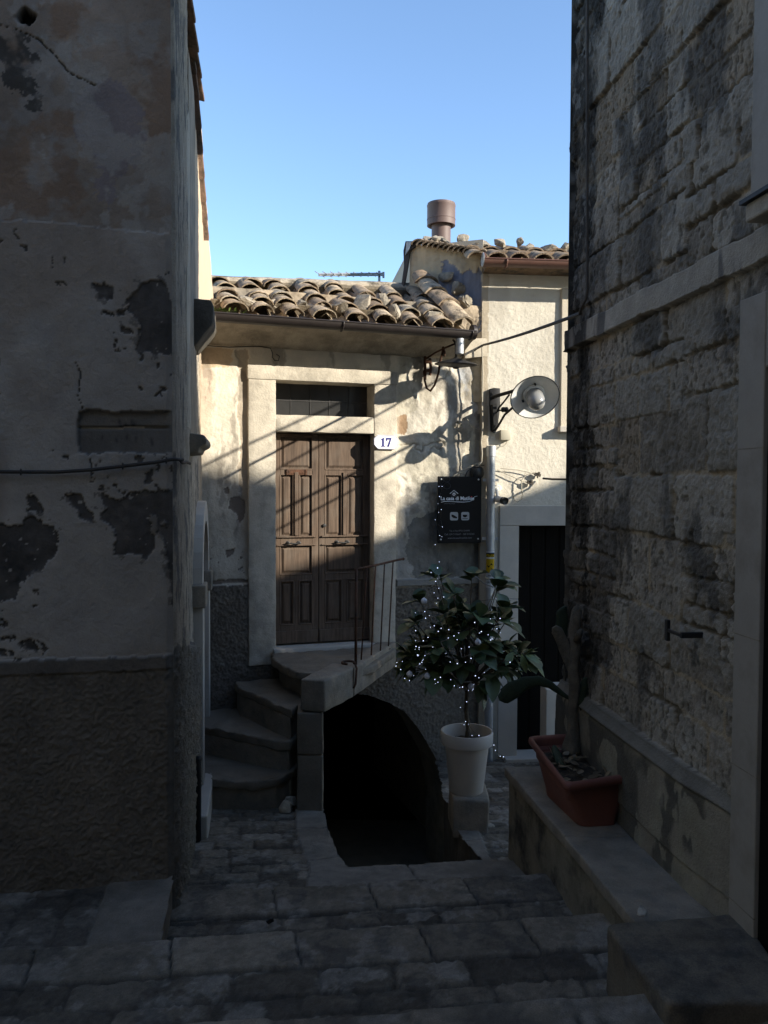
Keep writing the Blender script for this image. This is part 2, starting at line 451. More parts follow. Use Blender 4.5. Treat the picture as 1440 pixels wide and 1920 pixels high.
def rock_mb(c, sx, sy, sz, seed, mb=None, rot=0.0, tilt=0.0):
    r_ = random.Random(seed); mb = mb or MB()
    start = len(mb.bm.verts)
    vs = []
    mt = Matrix.Rotation(rot, 3, 'Z') @ Matrix.Rotation(tilt, 3, 'X')
    b2 = bmesh.new()
    for i in range(16):
        v = Vector((r_.uniform(-1, 1), r_.uniform(-1, 1), r_.uniform(-1, 1)))
        v = v.normalized() * r_.uniform(.8, 1.0) if v.length > 1 else v * 1.0
        b2.verts.new(Vector((v.x * sx / 2 * 1.15, v.y * sy / 2 * 1.15, v.z * sz / 2 * 1.15)))
    bmesh.ops.convex_hull(b2, input=b2.verts)
    for v in [v for v in b2.verts if not v.link_faces]: b2.verts.remove(v)
    bmesh.ops.bevel(b2, geom=b2.edges[:], offset=min(sx, sy, sz) * .09, segments=2, affect='EDGES', clamp_overlap=True)
    bmesh.ops.triangulate(b2, faces=b2.faces[:])
    bmesh.ops.subdivide_edges(b2, edges=[e for e in b2.edges if e.calc_length() > min(sx, sy, sz) * .25], cuts=2, use_grid_fill=True)
    bmesh.ops.triangulate(b2, faces=[f for f in b2.faces if len(f.verts) > 4])
    a = min(sx, sy, sz)
    for v in b2.verts:
        v.co += a * .06 * mnoise.noise_vector(v.co * (3.0 / a) + Vector((seed, 0, 0))) + a * .03 * mnoise.noise_vector(v.co * (8.0 / a))
    zmin = min(v.co.z for v in b2.verts)
    for v in b2.verts: v.co = Vector(c) + mt @ (v.co - Vector((0, 0, zmin)))
    tmp = bpy.data.meshes.new('t'); b2.to_mesh(tmp); b2.free(); mb.bm.from_mesh(tmp); bpy.data.meshes.remove(tmp)
    return mb

def text_mesh(body, size, origin, xdir, zdir, m, name, parent, align='CENTER', depth=0.002, bold=0.0, sx=1.0):
    cu = bpy.data.curves.new('lettering', 'FONT'); cu.body = body; cu.size = size; cu.align_x = align
    cu.extrude = depth; cu.offset = bold; cu.resolution_u = 4
    tmp = bpy.data.objects.new('lettering', cu)
    me = bpy.data.meshes.new_from_object(tmp)
    bpy.data.objects.remove(tmp); bpy.data.curves.remove(cu)
    xd, zd = Vector(xdir).normalized(), Vector(zdir).normalized(); nd = xd.cross(zd)
    mt = Matrix(((xd.x * sx, zd.x, nd.x, origin[0]), (xd.y * sx, zd.y, nd.y, origin[1]), (xd.z * sx, zd.z, nd.z, origin[2]), (0, 0, 0, 1)))
    me.transform(mt); me.name = name
    me.materials.clear()
    return link(name, me, m, parent)
# ================================================================== LEFT HOUSE
left_house = thing('plastered_house', (CL.x, CL.y, Z1), 'shaded corner house with peeling grey plaster filling the left side of the lane', 'house')
def px_line(w, pts):
    uv = w.poly(pts); uv.sort()
    us, zs = [a for a, b in uv], [b for a, b in uv]
    return lambda U: np.interp(U, us, zs)
L_ledge = px_line(PL, [(-60, 408), (0, 412), (60, 416), (130, 420), (200, 428), (285, 437), (330, 441)])
L_plinth = px_line(PL, [(-60, 1241), (0, 1238), (120, 1233), (250, 1230), (330, 1226)])
L_patches = [PL.poly(p) for p in [
    [(283, 523), (300, 530), (313, 540), (328, 567), (330, 668), (300, 667), (290, 665), (262, 657), (255, 652), (268, 640), (258, 625), (266, 605), (240, 585), (234, 562), (258, 548), (270, 530)],
    [(172, 530), (190, 531), (207, 540), (213, 563), (206, 562), (190, 555), (178, 545)],
    [(190, 583), (216, 588), (214, 594), (190, 592)], [(222, 578), (236, 585), (234, 594), (222, 590)], [(226, 615), (245, 618), (250, 630), (228, 628)],
    [(190, 922), (205, 928), (222, 933), (250, 925), (277, 920), (300, 918), (335, 925), (335, 1015), (331, 1140), (325, 1140), (320, 1062), (307, 1003), (297, 998), (293, 1000), (291, 1027), (275, 1050), (268, 1044), (247, 1039), (207, 1039), (217, 1017), (214, 995), (205, 985), (190, 973), (205, 947), (190, 945)],
    [(-40, 990), (20, 984), (50, 974), (75, 971), (100, 988), (110, 1005), (108, 1030), (95, 1053), (80, 1065), (60, 1068), (50, 1085), (38, 1100), (28, 1122), (-40, 1135)],
    [(125, 930), (148, 925), (160, 940), (175, 965), (172, 976), (154, 973), (150, 958), (135, 942)],
    [(50, 937), (68, 933), (77, 955), (68, 958), (55, 963)],
    [(35, 1200), (55, 1196), (70, 1202), (77, 1215), (55, 1216)], [(-20, 1220), (12, 1219), (10, 1230), (-20, 1232)],
]]
L_keep = [PL.poly([(279, 960), (292, 962), (297, 998), (288, 1000), (282, 990)]), PL.poly([(302, 978), (314, 973), (314, 985), (305, 986)])]
L_slab = PL.poly([(147, 773), (160, 769), (190, 769), (210, 774), (235, 772), (275, 772), (340, 771), (340, 850), (200, 848), (166, 852), (148, 847), (146, 800)])
L_mid = px_line(PL, [(0, 803), (340, 801)])
L_violet = PL.poly([(150, 165), (215, 150), (265, 200), (270, 300), (225, 330), (215, 380), (195, 385), (180, 300), (140, 250)])
L_black = PL.poly([(-10, 70), (30, 60), (65, 110), (70, 200), (40, 190), (10, 150)])
L_hole = PL.uv(48, 28)
L_crack1 = PL.poly([(-30, 38), (20, 52), (70, 70), (100, 100), (135, 140), (178, 160)])
L_crack2 = PL.poly([(143, 680), (153, 700), (148, 740), (155, 768)]); L_crack3 = PL.poly([(166, 852), (172, 870), (175, 900)])
L_smudge = [PL.uv(a, b) for a, b in [(223, 790), (225, 797), (234, 797), (246, 791), (248, 799), (251, 796), (190, 820), (218, 825), (237, 820), (255, 822), (283, 826), (285, 832)]]
def seg_dist(line, U, Z):
    d = np.full(U.shape, 9.0)
    for (a, b), (c, e) in zip(line, line[1:]):
        l2 = (c - a) ** 2 + (e - b) ** 2 + 1e-12
        t = np.clip(((U - a) * (c - a) + (Z - b) * (e - b)) / l2, 0, 1)
        d = np.minimum(d, np.hypot(U - a - t * (c - a), Z - b - t * (e - b)))
    return d
def f_left(U, Z):
    n1 = fbm(U * 3.2, Z * 2.6, 1, 6); n2 = fbm(U * 9, Z * 8, 2, 5); n3 = fbm(U * 30, Z * 30, 3, 4); n4 = fbm(U * 1.3, Z * 1.0, 9, 4)
    jx = (fbm(U * 24, Z * 24, 4, 5, .62) - .5) * .045; jz = (fbm(U * 24, Z * 24, 5, 5, .62) - .5) * .045
    Up, Zp = U + jx, Z + jz
    low = Z < L_ledge(U) + jz * .5
    C = np.zeros(U.shape + (3,)); D = (n1 - .5) * .02 + (n3 - .5) * .004
    # bare old render above
    up = np.array([.335, .275, .218])[None, None] * (0.45 + 1.05 * n1[..., None])
    up = mix(up, (.33, .31, .28), smooth(.50, .62, n2) * .55)
    up = mix(up, (.26, .17, .11), smooth(.50, .62, fbm(U * 4, Z * 4, 21, 6, .6)) * .7)
    up = mix(up, (.24, .215, .235), inside(L_violet, U + jx * 3, Z + jz * 3) * .6)
    up = mix(up, (.40, .375, .335), smooth(.55, .60, fbm(U * 6 + 3, Z * 5, 31, 6, .6)) * .65)
    bl = inside(L_black, U + jx * 4, Z + jz * 4) * smooth(.40, .60, fbm(U * 14, Z * 12, 33, 5))
    up = mix(up, (.05, .05, .045), bl * .85)
    # plaster below, a skin 1.5 cm thick
    lo = np.array([.40, .368, .325])[None, None] * (.80 + .36 * n4[..., None]) * (.93 + .14 * n2[..., None])
    lo = mix(lo, (.28, .22, .165), smooth(.48, .66, fbm(U * 2.2 + 7, Z * 1.6, 41, 4)) * .55)
    patch = np.zeros(U.shape, bool)
    for p in L_patches: patch |= inside(p, Up, Zp)
    mid = np.zeros(U.shape, bool)
    for p in L_patches: mid |= inside(p, U + jx * 2.6 + .006, Z + jz * 2.6)
    for p in L_keep: patch &= ~inside(p, Up, Zp)
    spots = (fbm(U * 30, Z * 30, 51, 5) > .715) & (fbm(U * 3, Z * 3, 52, 3) > .60)
    patch |= spots
    lo = np.where((mid & ~patch)[..., None], np.array([.20, .18, .155])[None, None] * (.75 + .5 * n2[..., None]), lo)
    crumbs = fbm(U * 45, Z * 45, 53, 4) > .80
    dark = np.array([.098, .090, .082])[None, None] * (.45 + 1.1 * n2[..., None]) * (.7 + .6 * n3[..., None])
    lo = np.where((patch & ~crumbs)[..., None], dark, lo)
    D = D + np.where(low, .011 - .007 * patch, 0)
    C = np.where(low[..., None], lo, up)
    sl_ = inside(L_slab, U + jx * .4, Z + jz * .4)
    slc = np.array([.165, .155, .14])[None, None] * (.7 + .6 * n2[..., None])
    slc = mix(slc, (.22, .20, .17), ((Z > L_mid(U)) * .5))
    for (a, b) in L_smudge:
        slc = mix(slc, (.05, .05, .05), (np.exp(-(((U - a + jx * .2) / .006) ** 2 + ((Z - b) / .012) ** 2)) * .8))
    C = np.where(sl_[..., None], slc, C); D = np.where(sl_, -.012 + (n2 - .5) * .008 - .012 * (np.abs(Z - L_mid(U)) < .006), D)
    for cr, w_ in ((L_crack1, .0017), (L_crack2, .0022), (L_crack3, .0022)):
        k = seg_dist(cr, U + jx * .35, Z + jz * .35) < w_ * (.4 + 1.2 * n2)
        C = np.where(k[..., None], C * .25, C); D = D - .01 * k
    hd = np.hypot(U - L_hole[0] + jx, (Z - L_hole[1] + jz) * 1.4)
    C = mix(C, (.012, .012, .012), smooth(.05, .035, hd)); D = D - .05 * smooth(.05, .03, hd)
    # rough plinth
    pl = L_plinth(U) + jz * .25
    pm = Z < pl
    r1 = fbm(U * 42, Z * 42, 61, 3, .7) * .45 + vn(U * 115, Z * 115, 64) * .35 + fbm(U * 7, Z * 7, 62, 4) * .2; r2 = fbm(U * 5, Z * 4, 63, 5)
    pc = np.array([.165, .144, .116])[None, None] * (.35 + .75 * r1[..., None] + .6 * r2[..., None])
    pc = mix(pc, (.14, .13, .12), ((Z > pl - .055) & pm) * .4)
    pd = .028 + (r1 - .5) * .018 * (Z < pl - .06) + .006 * (Z > pl - .06)
    C = np.where(pm[..., None], pc, C); D = np.where(pm, pd, D)
    e = smooth(-.03, 0.0, U)                                   # rounded corner
    D = D * (1 - e)
    return D, C
wall_field('wall', PL, -1.05, 0.0, -.35, 4.6, .006, f_left, M['plaster'], left_house)
def f_left_far(U, Z):
    D, C = f_left(U, Z); return D, C
wall_field('wall', PL, -6.0, -1.05, -.35, 4.6, .03, f_left_far, M['plaster'], left_house)

# face along the lane
S_end = 3.0
S_plinth = PS.uv(340, 1178)[1]
u_pil = PS.uv(350, 700)[0]
def f_side(U, Z):
    n1 = fbm(U * 3.0, Z * 2.0, 101, 5); n2 = fbm(U * 14, Z * 6, 102, 5); n3 = fbm(U * 40, Z * 40, 103, 4)
    C = np.array([.42, .36, .28])[None, None] * (.72 + .5 * n1[..., None])
    C = mix(C, (.13, .125, .12), smooth(.56, .64, n2) * .8)
    D = (n1 - .5) * .02 + (n3 - .5) * .008
    D = D + np.where(U < u_pil, .012, -.03)
    rg = Z < S_plinth + (n2 - .5) * .12 - .2 * U
    r1 = fbm(U * 40, Z * 40, 105, 5, .65)
    rc = np.array([.17, .15, .12])[None, None] * (.4 + 1.2 * r1[..., None])
    C = np.where(rg[..., None], rc, C); D = np.where(rg, .015 + (r1 - .5) * .045, D)
    warm = smooth(2.45, 2.6, U)
    C = mix(C, (.42, .34, .25), warm * .8)
    D = D * smooth(0, .03, U)
    return D, C
def side_hole(U, Z):
    return (U > 1.25) & (U < 2.35) & (Z < PS.uv(375, 960)[1]) & (Z > -.45)
wall_field('wall', PS, 0.0, S_end, -.9, 4.25, .012, f_side, M['rough_render'], left_house, lambda U, Z: ((U > 2.06) & (Z > 2.62)) | ((np.abs(U - 2.33) < .36) & ((Z < .93) | (((U - 2.33) / .36) ** 2 + ((Z - .93) / .396) ** 2 < 1))))
# body of the house behind its two faces
mb = MB(); mb.prism([Vector((*(PS.p + PS.t * .02 - PS.n * .12 ), -.9)), Vector((*(PS.p + PS.t * S_end - PS.n * .12), -.9)), Vector((*(PS.p + PS.t * S_end - PS.n * 6), -.9)), Vector((*(PL.p - PL.t * 6 + Vector((0, .1))), -.9))], (0, 0, 3.9))
mb.build('body', M['lime_trim'], left_house)
# sunlit far end of the wall, under the falling roof edge
PO = Wall((-1.254, 5.6), (-.08, 1.0))
edge_px = [(364, 95), (368, 128), (373, 177), (377, 232), (380, 279), (383, 325), (386, 368), (388.5, 406), (391, 440), (395, 492), (399, 545)]
mb = MB(); mb.wpoly(PO, edge_px + [(405, 600), (364, 600)], -.10, .0, 0)
mb.rough(.06, .005, 5).build('gable_end', M['stucco'], left_house, col=(.50, .40, .29))
mb = MB(); k0 = PO.uv(370, 100)[0]; mb.wbox(PO, k0, k0 + .5, 2.3, 4.2, -.09, .004) if False else None
# roof edge: tile ends stepping down
inn = Vector((-PS.n.x, -PS.n.y, 0))
pts = edge_px[:9]
for k, ((xa, ya), (xb, yb)) in enumerate(zip(pts, pts[1:])):
    A = PO.hit(xa - .5, ya - 2, .03); B = PO.hit(xb + 1.6, yb + 3, .04)
    mb.prism([A, B, B + inn * .5, A + inn * .5], Vector((0, 0, -.035)))
for k in range(7):
    u = -.1 + k * .33
    mb.prism([PS.pos(u, 4.275, .02), PS.pos(u + .34, 4.25, .035), PS.pos(u + .34, 4.35, -.5), PS.pos(u, 4.375, -.5)], Vector((0, 0, -.03)))
mb.bevel(.004, 1).build('roof_edge', M['tile'], left_house, col=(.19, .125, .09))
# carved stone on the lane face: bracket, cornice, portal, window surround
def side_prof(u0, u1, prof, name, m, jitter=.004, parent=None):
    mb = MB(); mb.prism([PS.pos(u0, z, d) for d, z in prof], PS.pos(u1, 0, 0) - PS.pos(u0, 0, 0))
    return mb.bevel(.010, 2).rough(.05, jitter, 9).build(name, m, parent or left_house, smooth=True, ang=40)
zt, zl = 2.765, 2.47
side_prof(1.72, 2.15, [(-.08, zt), (.095, zt), (.108, zt - .03), (.112, zt - .13), (.10, zt - .16), (-.005, zl), (-.08, zl)], 'bracket', M['dark_stone'], .006)
zc = 1.885
side_prof(1.2, 1.75, [(-.06, zc), (.075, zc - .01), (.09, zc - .04), (.085, zc - .065), (.045, zc - .085), (.04, zc - .11), (-.06, zc - .12)], 'cornice', M['grey_stone'], .005)
mb = MB(); mb.wbox(PS, .72, .99, zc, PS.uv(347, 200, .0)[1], -.08, .014); mb.bevel(.006, 2).rough(.08, .003).build('window_surround', M['lime_trim'], left_house)
mb = MB(); mb.wbox(PS, 1.30, 1.98, zc, 4.1, -.06, -.012); mb.build('window_shutter', M['grey_stone'], left_house)
# arched portal
portal_z, uc, ri = .90, 2.33, .36
for u0, u1 in ((uc - ri - .16, uc - ri), (uc + ri, uc + ri + .14)):
    mb = MB(); mb.wbox(PS, u0, u1, -.85, portal_z - .12, -.2, .035)
    mb.bevel(.006, 2).build('portal_jamb', M['marble'], left_house)
for u0, u1 in ((uc - ri - .2, uc - ri + .02), (uc + ri - .02, uc + ri + .16)):
    mb = MB(); mb.wbox(PS, u0, u1, portal_z - .12, portal_z + .03, -.2, .055)
    mb.bevel(.008, 2).build('portal_impost', M['grey_stone'], left_house)
loops = []
for k in range(17):
    a = math.pi * k / 16; c, s_ = math.cos(a), math.sin(a)
    loops.append([PS.pos(uc + (ri + e) * c, portal_z + .03 + (ri + e) * s_ * 1.1, d) for e, d in ((0, -.2), (0, .03), (.13, .03), (.13, -.2))])
mb = MB(); mb.loft(loops); mb.build('portal_arch', M['marble'], left_house)
mb = MB(); mb.prism([PS.pos(uc + (ri + .02) * math.cos(math.pi * k / 16), portal_z + .03 + (ri + .02) * 1.1 * math.sin(math.pi * k / 16), -.10) for k in range(17)] + [PS.pos(uc - ri, -.85, -.10), PS.pos(uc + ri, -.85, -.10)], PS.pos(0, 0, -.05) - PS.pos(0, 0, 0))
mb.build('portal_door', M['wood'], left_house)
mb = MB(); mb.wbox(PS, 1.3, 2.05, -.9, -.40, -.02, .085); mb.bevel(.01, 2).rough(.1, .004).build('threshold', M['marble'], left_house)
mb = MB(); mb.tube([PS.hit(372, y, .03) for y in (1418, 1424)] + [PS.pos(1.25, -.6, .03)], .018, 10); mb.build('drain_pipe', M['black_iron'], left_house, smooth=True)

# ================================================================== STONE HOUSE ON THE RIGHT
right_house = thing('stone_house', (RC[0], RC[1], Z3), 'tall rubble stone house with a pale string course on the right of the lane', 'house')
zs0, zs1 = 2.34, 2.45
u_jamb, u_jamb2 = PR.uv(1381, 900, .026)[0], PR.uv(1429, 900, .026)[0]
u_win = PR.uv(1410, 200, .03)[0]
u_sill, z_sill = PR.uv(1388, 386, .11)
def stain_edge(U, Z):
    return smooth(.46, .30, U + (fbm(U * 5, Z * 3.0, 231, 6, .6) - .5) * .42)
def f_right(U, Z):
    big = rows(U, Z, 5, .235, .24, .74, .012, .40)
    sml = rows(U, Z, 8, .14, .15, .40, .014, .45)
    pick = fbm(np.floor(U * 1.5) * 1.0, np.floor(Z * 2.1) * 1.0, 201, 1) > .62
    dist = np.where(pick, sml[0], big[0]); h1 = np.where(pick, sml[1], big[1]); h2 = np.where(pick, sml[2], big[2])
    n1 = fbm(U * 5, Z * 5, 202, 6, .55); n2 = fbm(U * 22, Z * 20, 203, 5, .62); n3 = fbm(U * 2, Z * 1.6, 204, 4); n5 = fbm(U * 60, Z * 50, 209, 4, .6)
    fill = smooth(.50, .62, fbm(U * 2.6, Z * 2.6, 205, 4))             # joints smeared over with mortar
    edge = smooth(.000, .008, dist + (n2 - .5) * .030 + (n5 - .5) * .016 - .004)
    sides = smooth(.0, .05, dist)
    crisp = smooth(.3, .7, h2)
    pit = smooth(.64, .70, fbm(U * 40, Z * 24, 206, 3)) * smooth(.45, .62, h2) + smooth(.70, .74, fbm(U * 75, Z * 38, 212, 2)) * smooth(.5, .2, h1)
    pit = np.clip(pit, 0, 1)
    rgh = (n2 - .5) * (.020 - .010 * crisp) + (n5 - .5) * .011
    face = (h1 - .5) * .018 + (n1 - .5) * .012 + rgh + .004 * sides * (1 - crisp)
    mortar = -.016 + .013 * fill + (n1 - .5) * .010 + (n5 - .5) * .007
    D = mortar * (1 - edge) + np.maximum(face, mortar - .004) * edge - .006 * pit * edge
    C = np.array([.355, .312, .25])[None, None] * (.58 + .55 * h2[..., None] + .35 * (n1[..., None] - .5) + .55 * (n2[..., None] - .5) + .3 * (n5[..., None] - .5))
    C = mix(C, (.36, .33, .275), (h1 > .5) * .5)
    C = mix(C, (.31, .235, .15), (h1 < .14) * .5)
    mcol = np.array([.38, .305, .205])[None, None] * (.70 + .6 * n2[..., None])
    C = C * edge[..., None] + mcol * (1 - edge[..., None])
    C = mix(C, (.07, .062, .05), (1 - edge) * (1 - fill) * .72)
    C = mix(C, (.09, .08, .064), pit * .6 * edge)
    C = mix(C, (.085, .08, .073), smooth(.53, .66, fbm(U * 4, Z * 2.2, 207, 6, .6)) * .75)
    # smooth string course
    sc = (Z > zs0 + (n1 - .5) * .02) & (Z < zs1 + (n1 - .5) * .02)
    scc = np.array([.42, .375, .305])[None, None] * (.78 + .4 * n3[..., None]) * (.9 + .2 * n2[..., None])
    scc = mix(scc, (.10, .095, .09), smooth(.60, .70, fbm(U * 9, Z * 1.5, 208, 4)) * .8)
    C = np.where(sc[..., None], scc, C); D = np.where(sc, .030 + (n1 - .5) * .012, D)
    # black lichen by the corner
    st = stain_edge(U, Z) * (.6 + .4 * smooth(.30, .52, fbm(U * 9, Z * 5, 232, 5)))
    C = mix(C, (.030, .028, .024), st * .96)
    wl = smooth(.60, .66, fbm(U * 16, Z * 14, 233, 4)) * stain_edge(U, Z)
    C = mix(C, (.22, .21, .19), wl * .55)
    # plastered foot with a sloping top
    zp = .49 + (n1 - .5) * .014
    pl = Z < zp
    pc = np.array([.27, .24, .185])[None, None] * (.7 + .55 * n3[..., None])
    pc = mix(pc, (.085, .08, .066), smooth(.44, .56, fbm(U * 3.4, Z * 2.4, 210, 5) + .12 * smooth(1.6, .7, U)) * .85)
    pc = mix(pc, (.30, .27, .20), smooth(.62, .64, fbm(U * 6.5, Z * 3.6, 211, 4)) * .85)
    pc = mix(pc, (.19, .172, .14), (Z > .425) * .8)
    C = np.where(pl[..., None], pc, C)
    D = np.where(pl, .045 + (n1 - .5) * .010 - .05 * smooth(.40, .49, Z) + .030 * smooth(.42, .44, Z), D)
    D = D - np.where(pl, .030 * smooth(u_jamb - .35, u_jamb, U), 0)
    pl2 = (Z < .12 + (n1 - .5) * .01) & pl
    D = D + np.where(pl2, -.006, 0)
    dU = np.where(U < .02, (fbm(U * 0 + 3, Z * 9, 240, 5) - .5) * .045 - .01 + np.where(Z < zs0, -.012, .012) + np.floor(vn(U * 0, Z * 4.3, 241) * 3) * .006, 0)
    return D, C, dU
def r_hole(U, Z):
    return ((U > u_jamb + .012) & (Z < 2.24) & (U < 3.4)) | ((U > u_win + .16) & (Z > z_sill + .02) & (U < 2.9))
wall_field('wall', PR, 0.0, 2.32, -.75, 4.7, .0052, f_right, M['stone_wall'], right_house, r_hole)
wall_field('wall', PR, 2.32, 7.0, -.75, 7.2, .04, lambda U, Z: f_right(U, Z)[:2], M['stone_wall'], right_house, r_hole)
wall_field('wall', PR, 0.0, 2.32, 4.7, 7.2, .03, f_right, M['stone_wall'], right_house, r_hole)
PRB = Wall(RC, (-.85, .53))
def f_ret(U, Z):
    D, C = f_right(U, Z)[:2]
    return D * smooth(0, -.05, U) - .03, C
wall_field('wall', PRB, -3.5, 0.0, -.9, 7.2, .03, f_ret, M['stone_wall'], right_house)
# body behind the faces
q = [PR.p - PR.n * .10 + PR.t * .10, PR.p - PR.n * .10 + PR.t * 7.0, PR.p + Vector((4.6, -8.2)), PR.p + Vector((3.0, -1.95)) ]
mb = MB(); mb.prism([Vector((v.x, v.y, -.9)) for v in q], (0, 0, 8.08)); mb.build('body', M['lime_trim'], right_house)
# pale surround of the doorway and its black door
mb = MB(); mb.wbox(PR, u_jamb, u_jamb2, -.70, 2.235, -.25, .026); mb.bevel(.004, 2).build('door_jamb', M['dull_marble'], right_house)
mb = MB(); mb.wbox(PR, u_jamb2, 3.25, 1.985, 2.235, -.25, .023); mb.wbox(PR, 3.25, 3.40, -.70, 2.235, -.25, .055); mb.bevel(.004, 2).build('door_surround', M['dull_marble'], right_house)
for z in (1.72, 1.08, .62, .14):
    mb = MB(); mb.wbox(PR, u_jamb - .001, u_jamb2 + .001, z, z + .004, .020, .0265); mb.build('jamb_joint', M['grey_stone'], right_house)
mb = MB(); mb.wbox(PR, u_jamb2 + .002, 3.248, -.05, 1.983, -.20, .012)
for u in (2.02, 2.62): 
    for z0, z1 in ((.10, .62), (.72, 1.86)): mb.wbox(PR, u + .06, u + .54, z0, z1, .012, .024)
mb.bevel(.004, 2).build('door', M['black_door'], right_house)
# window above the doorway
mb = MB(); mb.wbox(PR, u_sill + .012, 3.0, z_sill - .06, z_sill, -.25, .10); mb.bevel(.008, 2).rough(.1, .003).build('window_sill', M['lime_trim'], right_house)
mb = MB(); mb.wbox(PR, u_sill, 3.0, z_sill, z_sill + .014, -.24, .115); mb.build('sill_slate', M['black_iron'], right_house)
mb = MB(); mb.wbox(PR, u_win, u_win + .17, z_sill + .014, 5.2, -.25, .03); mb.wbox(PR, 2.8, 2.97, z_sill + .014, 5.2, -.25, .03); mb.bevel(.005, 2).build('window_surround', M['dull_marble'], right_house)
mb = MB(); mb.wbox(PR, u_win + .17, 2.8, z_sill + .014, 5.2, -.25, -.12); mb.build('window_shutter', M['wood'], right_house)
# wrought shutter stop: a flat upright plate on a pin
a_ = PR.uv(1266, 1181, .05)
mb = MB(); mb.wbox(PR, a_[0] - .012, a_[0] + .012, a_[1] - .042, a_[1] + .042, .075, .09); mb.wbox(PR, a_[0] + .01, a_[0] + .13, a_[1] - .007, a_[1] + .007, .076, .088)
mb.wbox(PR, a_[0] + .11, a_[0] + .128, a_[1] - .010, a_[1] + .012, -.02, .088)
mb.bevel(.003, 2).build('shutter_stop', M['black_iron'], right_house)
# conduit down the corner
mb = MB()
pth = [PR.hit(1101, y, .055) for y in (-120, 0, 160, 300, 430, 500, 545)] + [PR.hit(1098, 562, .06), PR.hit(1090, 577, .065), PR.hit(1086, 590, .06)]
mb.tube(pth, .0075, 8); mb.build('conduit', M['grey_iron'], right_house, smooth=True)
# ================================================================== HOUSE WITH THE DOOR
U0, U1 = PH.uv(366, 700)[0], PH.uv(905, 700)[0]
door_house = thing('small_house', (PH.p.x, PH.p.y, -.7), 'low sunlit house with a tiled roof, brown double door and outside stair', 'house')
H_frameL, H_frameR = PH.uv(465, 900)[0], PH.uv(742, 900)[0]
DO = PH.poly([(516, 808), (700, 815), (691, 1207), (514, 1213)])
du0, du1 = DO[0][0], DO[1][0]
dz0, dz1 = (DO[2][1] + DO[3][1]) / 2, (DO[0][1] + DO[1][1]) / 2
TR = PH.poly([(516, 712), (697, 722), (697, 783), (516, 778)])
tz0, tz1 = (TR[2][1] + TR[3][1]) / 2, (TR[0][1] + TR[1][1]) / 2
arch_px = [(556, 1620), (556, 1400), (565, 1345), (600, 1310), (640, 1298), (688, 1302), (726, 1315), (758, 1334), (784, 1366), (809, 1408), (826, 1440), (838, 1480), (842, 1560), (842, 1660)]
H_arch = PH.poly(arch_px)
za = px_line(PH, [(560, 1296), (688, 1302), (758, 1334), (840, 1460)])
H_spots = [PH.poly(p) for p in [
    [(432, 932), (448, 930), (460, 938), (461, 957), (456, 975), (447, 975), (443, 962), (430, 955)], [(420, 915), (430, 912), (429, 924), (421, 925)],
    [(443, 973), (455, 972), (452, 982)], [(422, 1032), (440, 1028), (438, 1038), (426, 1046)],
    [(388, 1088), (467, 1086), (467, 1093), (388, 1096)]]]
H_grey = PH.poly([(441, 655), (466, 655), (466, 960), (452, 935), (446, 880), (452, 830), (443, 770), (448, 700)])
H_ochre = PH.poly([(372, 650), (440, 655), (430, 690), (372, 692)])
H_pink = PH.poly([(380, 690), (400, 695), (403, 720), (395, 760), (398, 810), (384, 850), (374, 850), (374, 690)])
H_brown = PH.poly([(744, 782), (762, 778), (766, 800), (760, 815), (744, 812)])
H_blue = PH.poly([(862, 690), (882, 690), (878, 730), (868, 752), (858, 735)])
H_dark = PH.poly([(765, 985), (785, 965), (820, 960), (905, 1000), (905, 1085), (780, 1085), (762, 1040)])  # darker patch low on the wall right of the door
zpl = PH.uv(420, 1097)[1]; zpr = PH.uv(800, 1085)[1]; zpr2 = PH.uv(800, 1098)[1]
zfas = PH.uv(560, 655)[1]
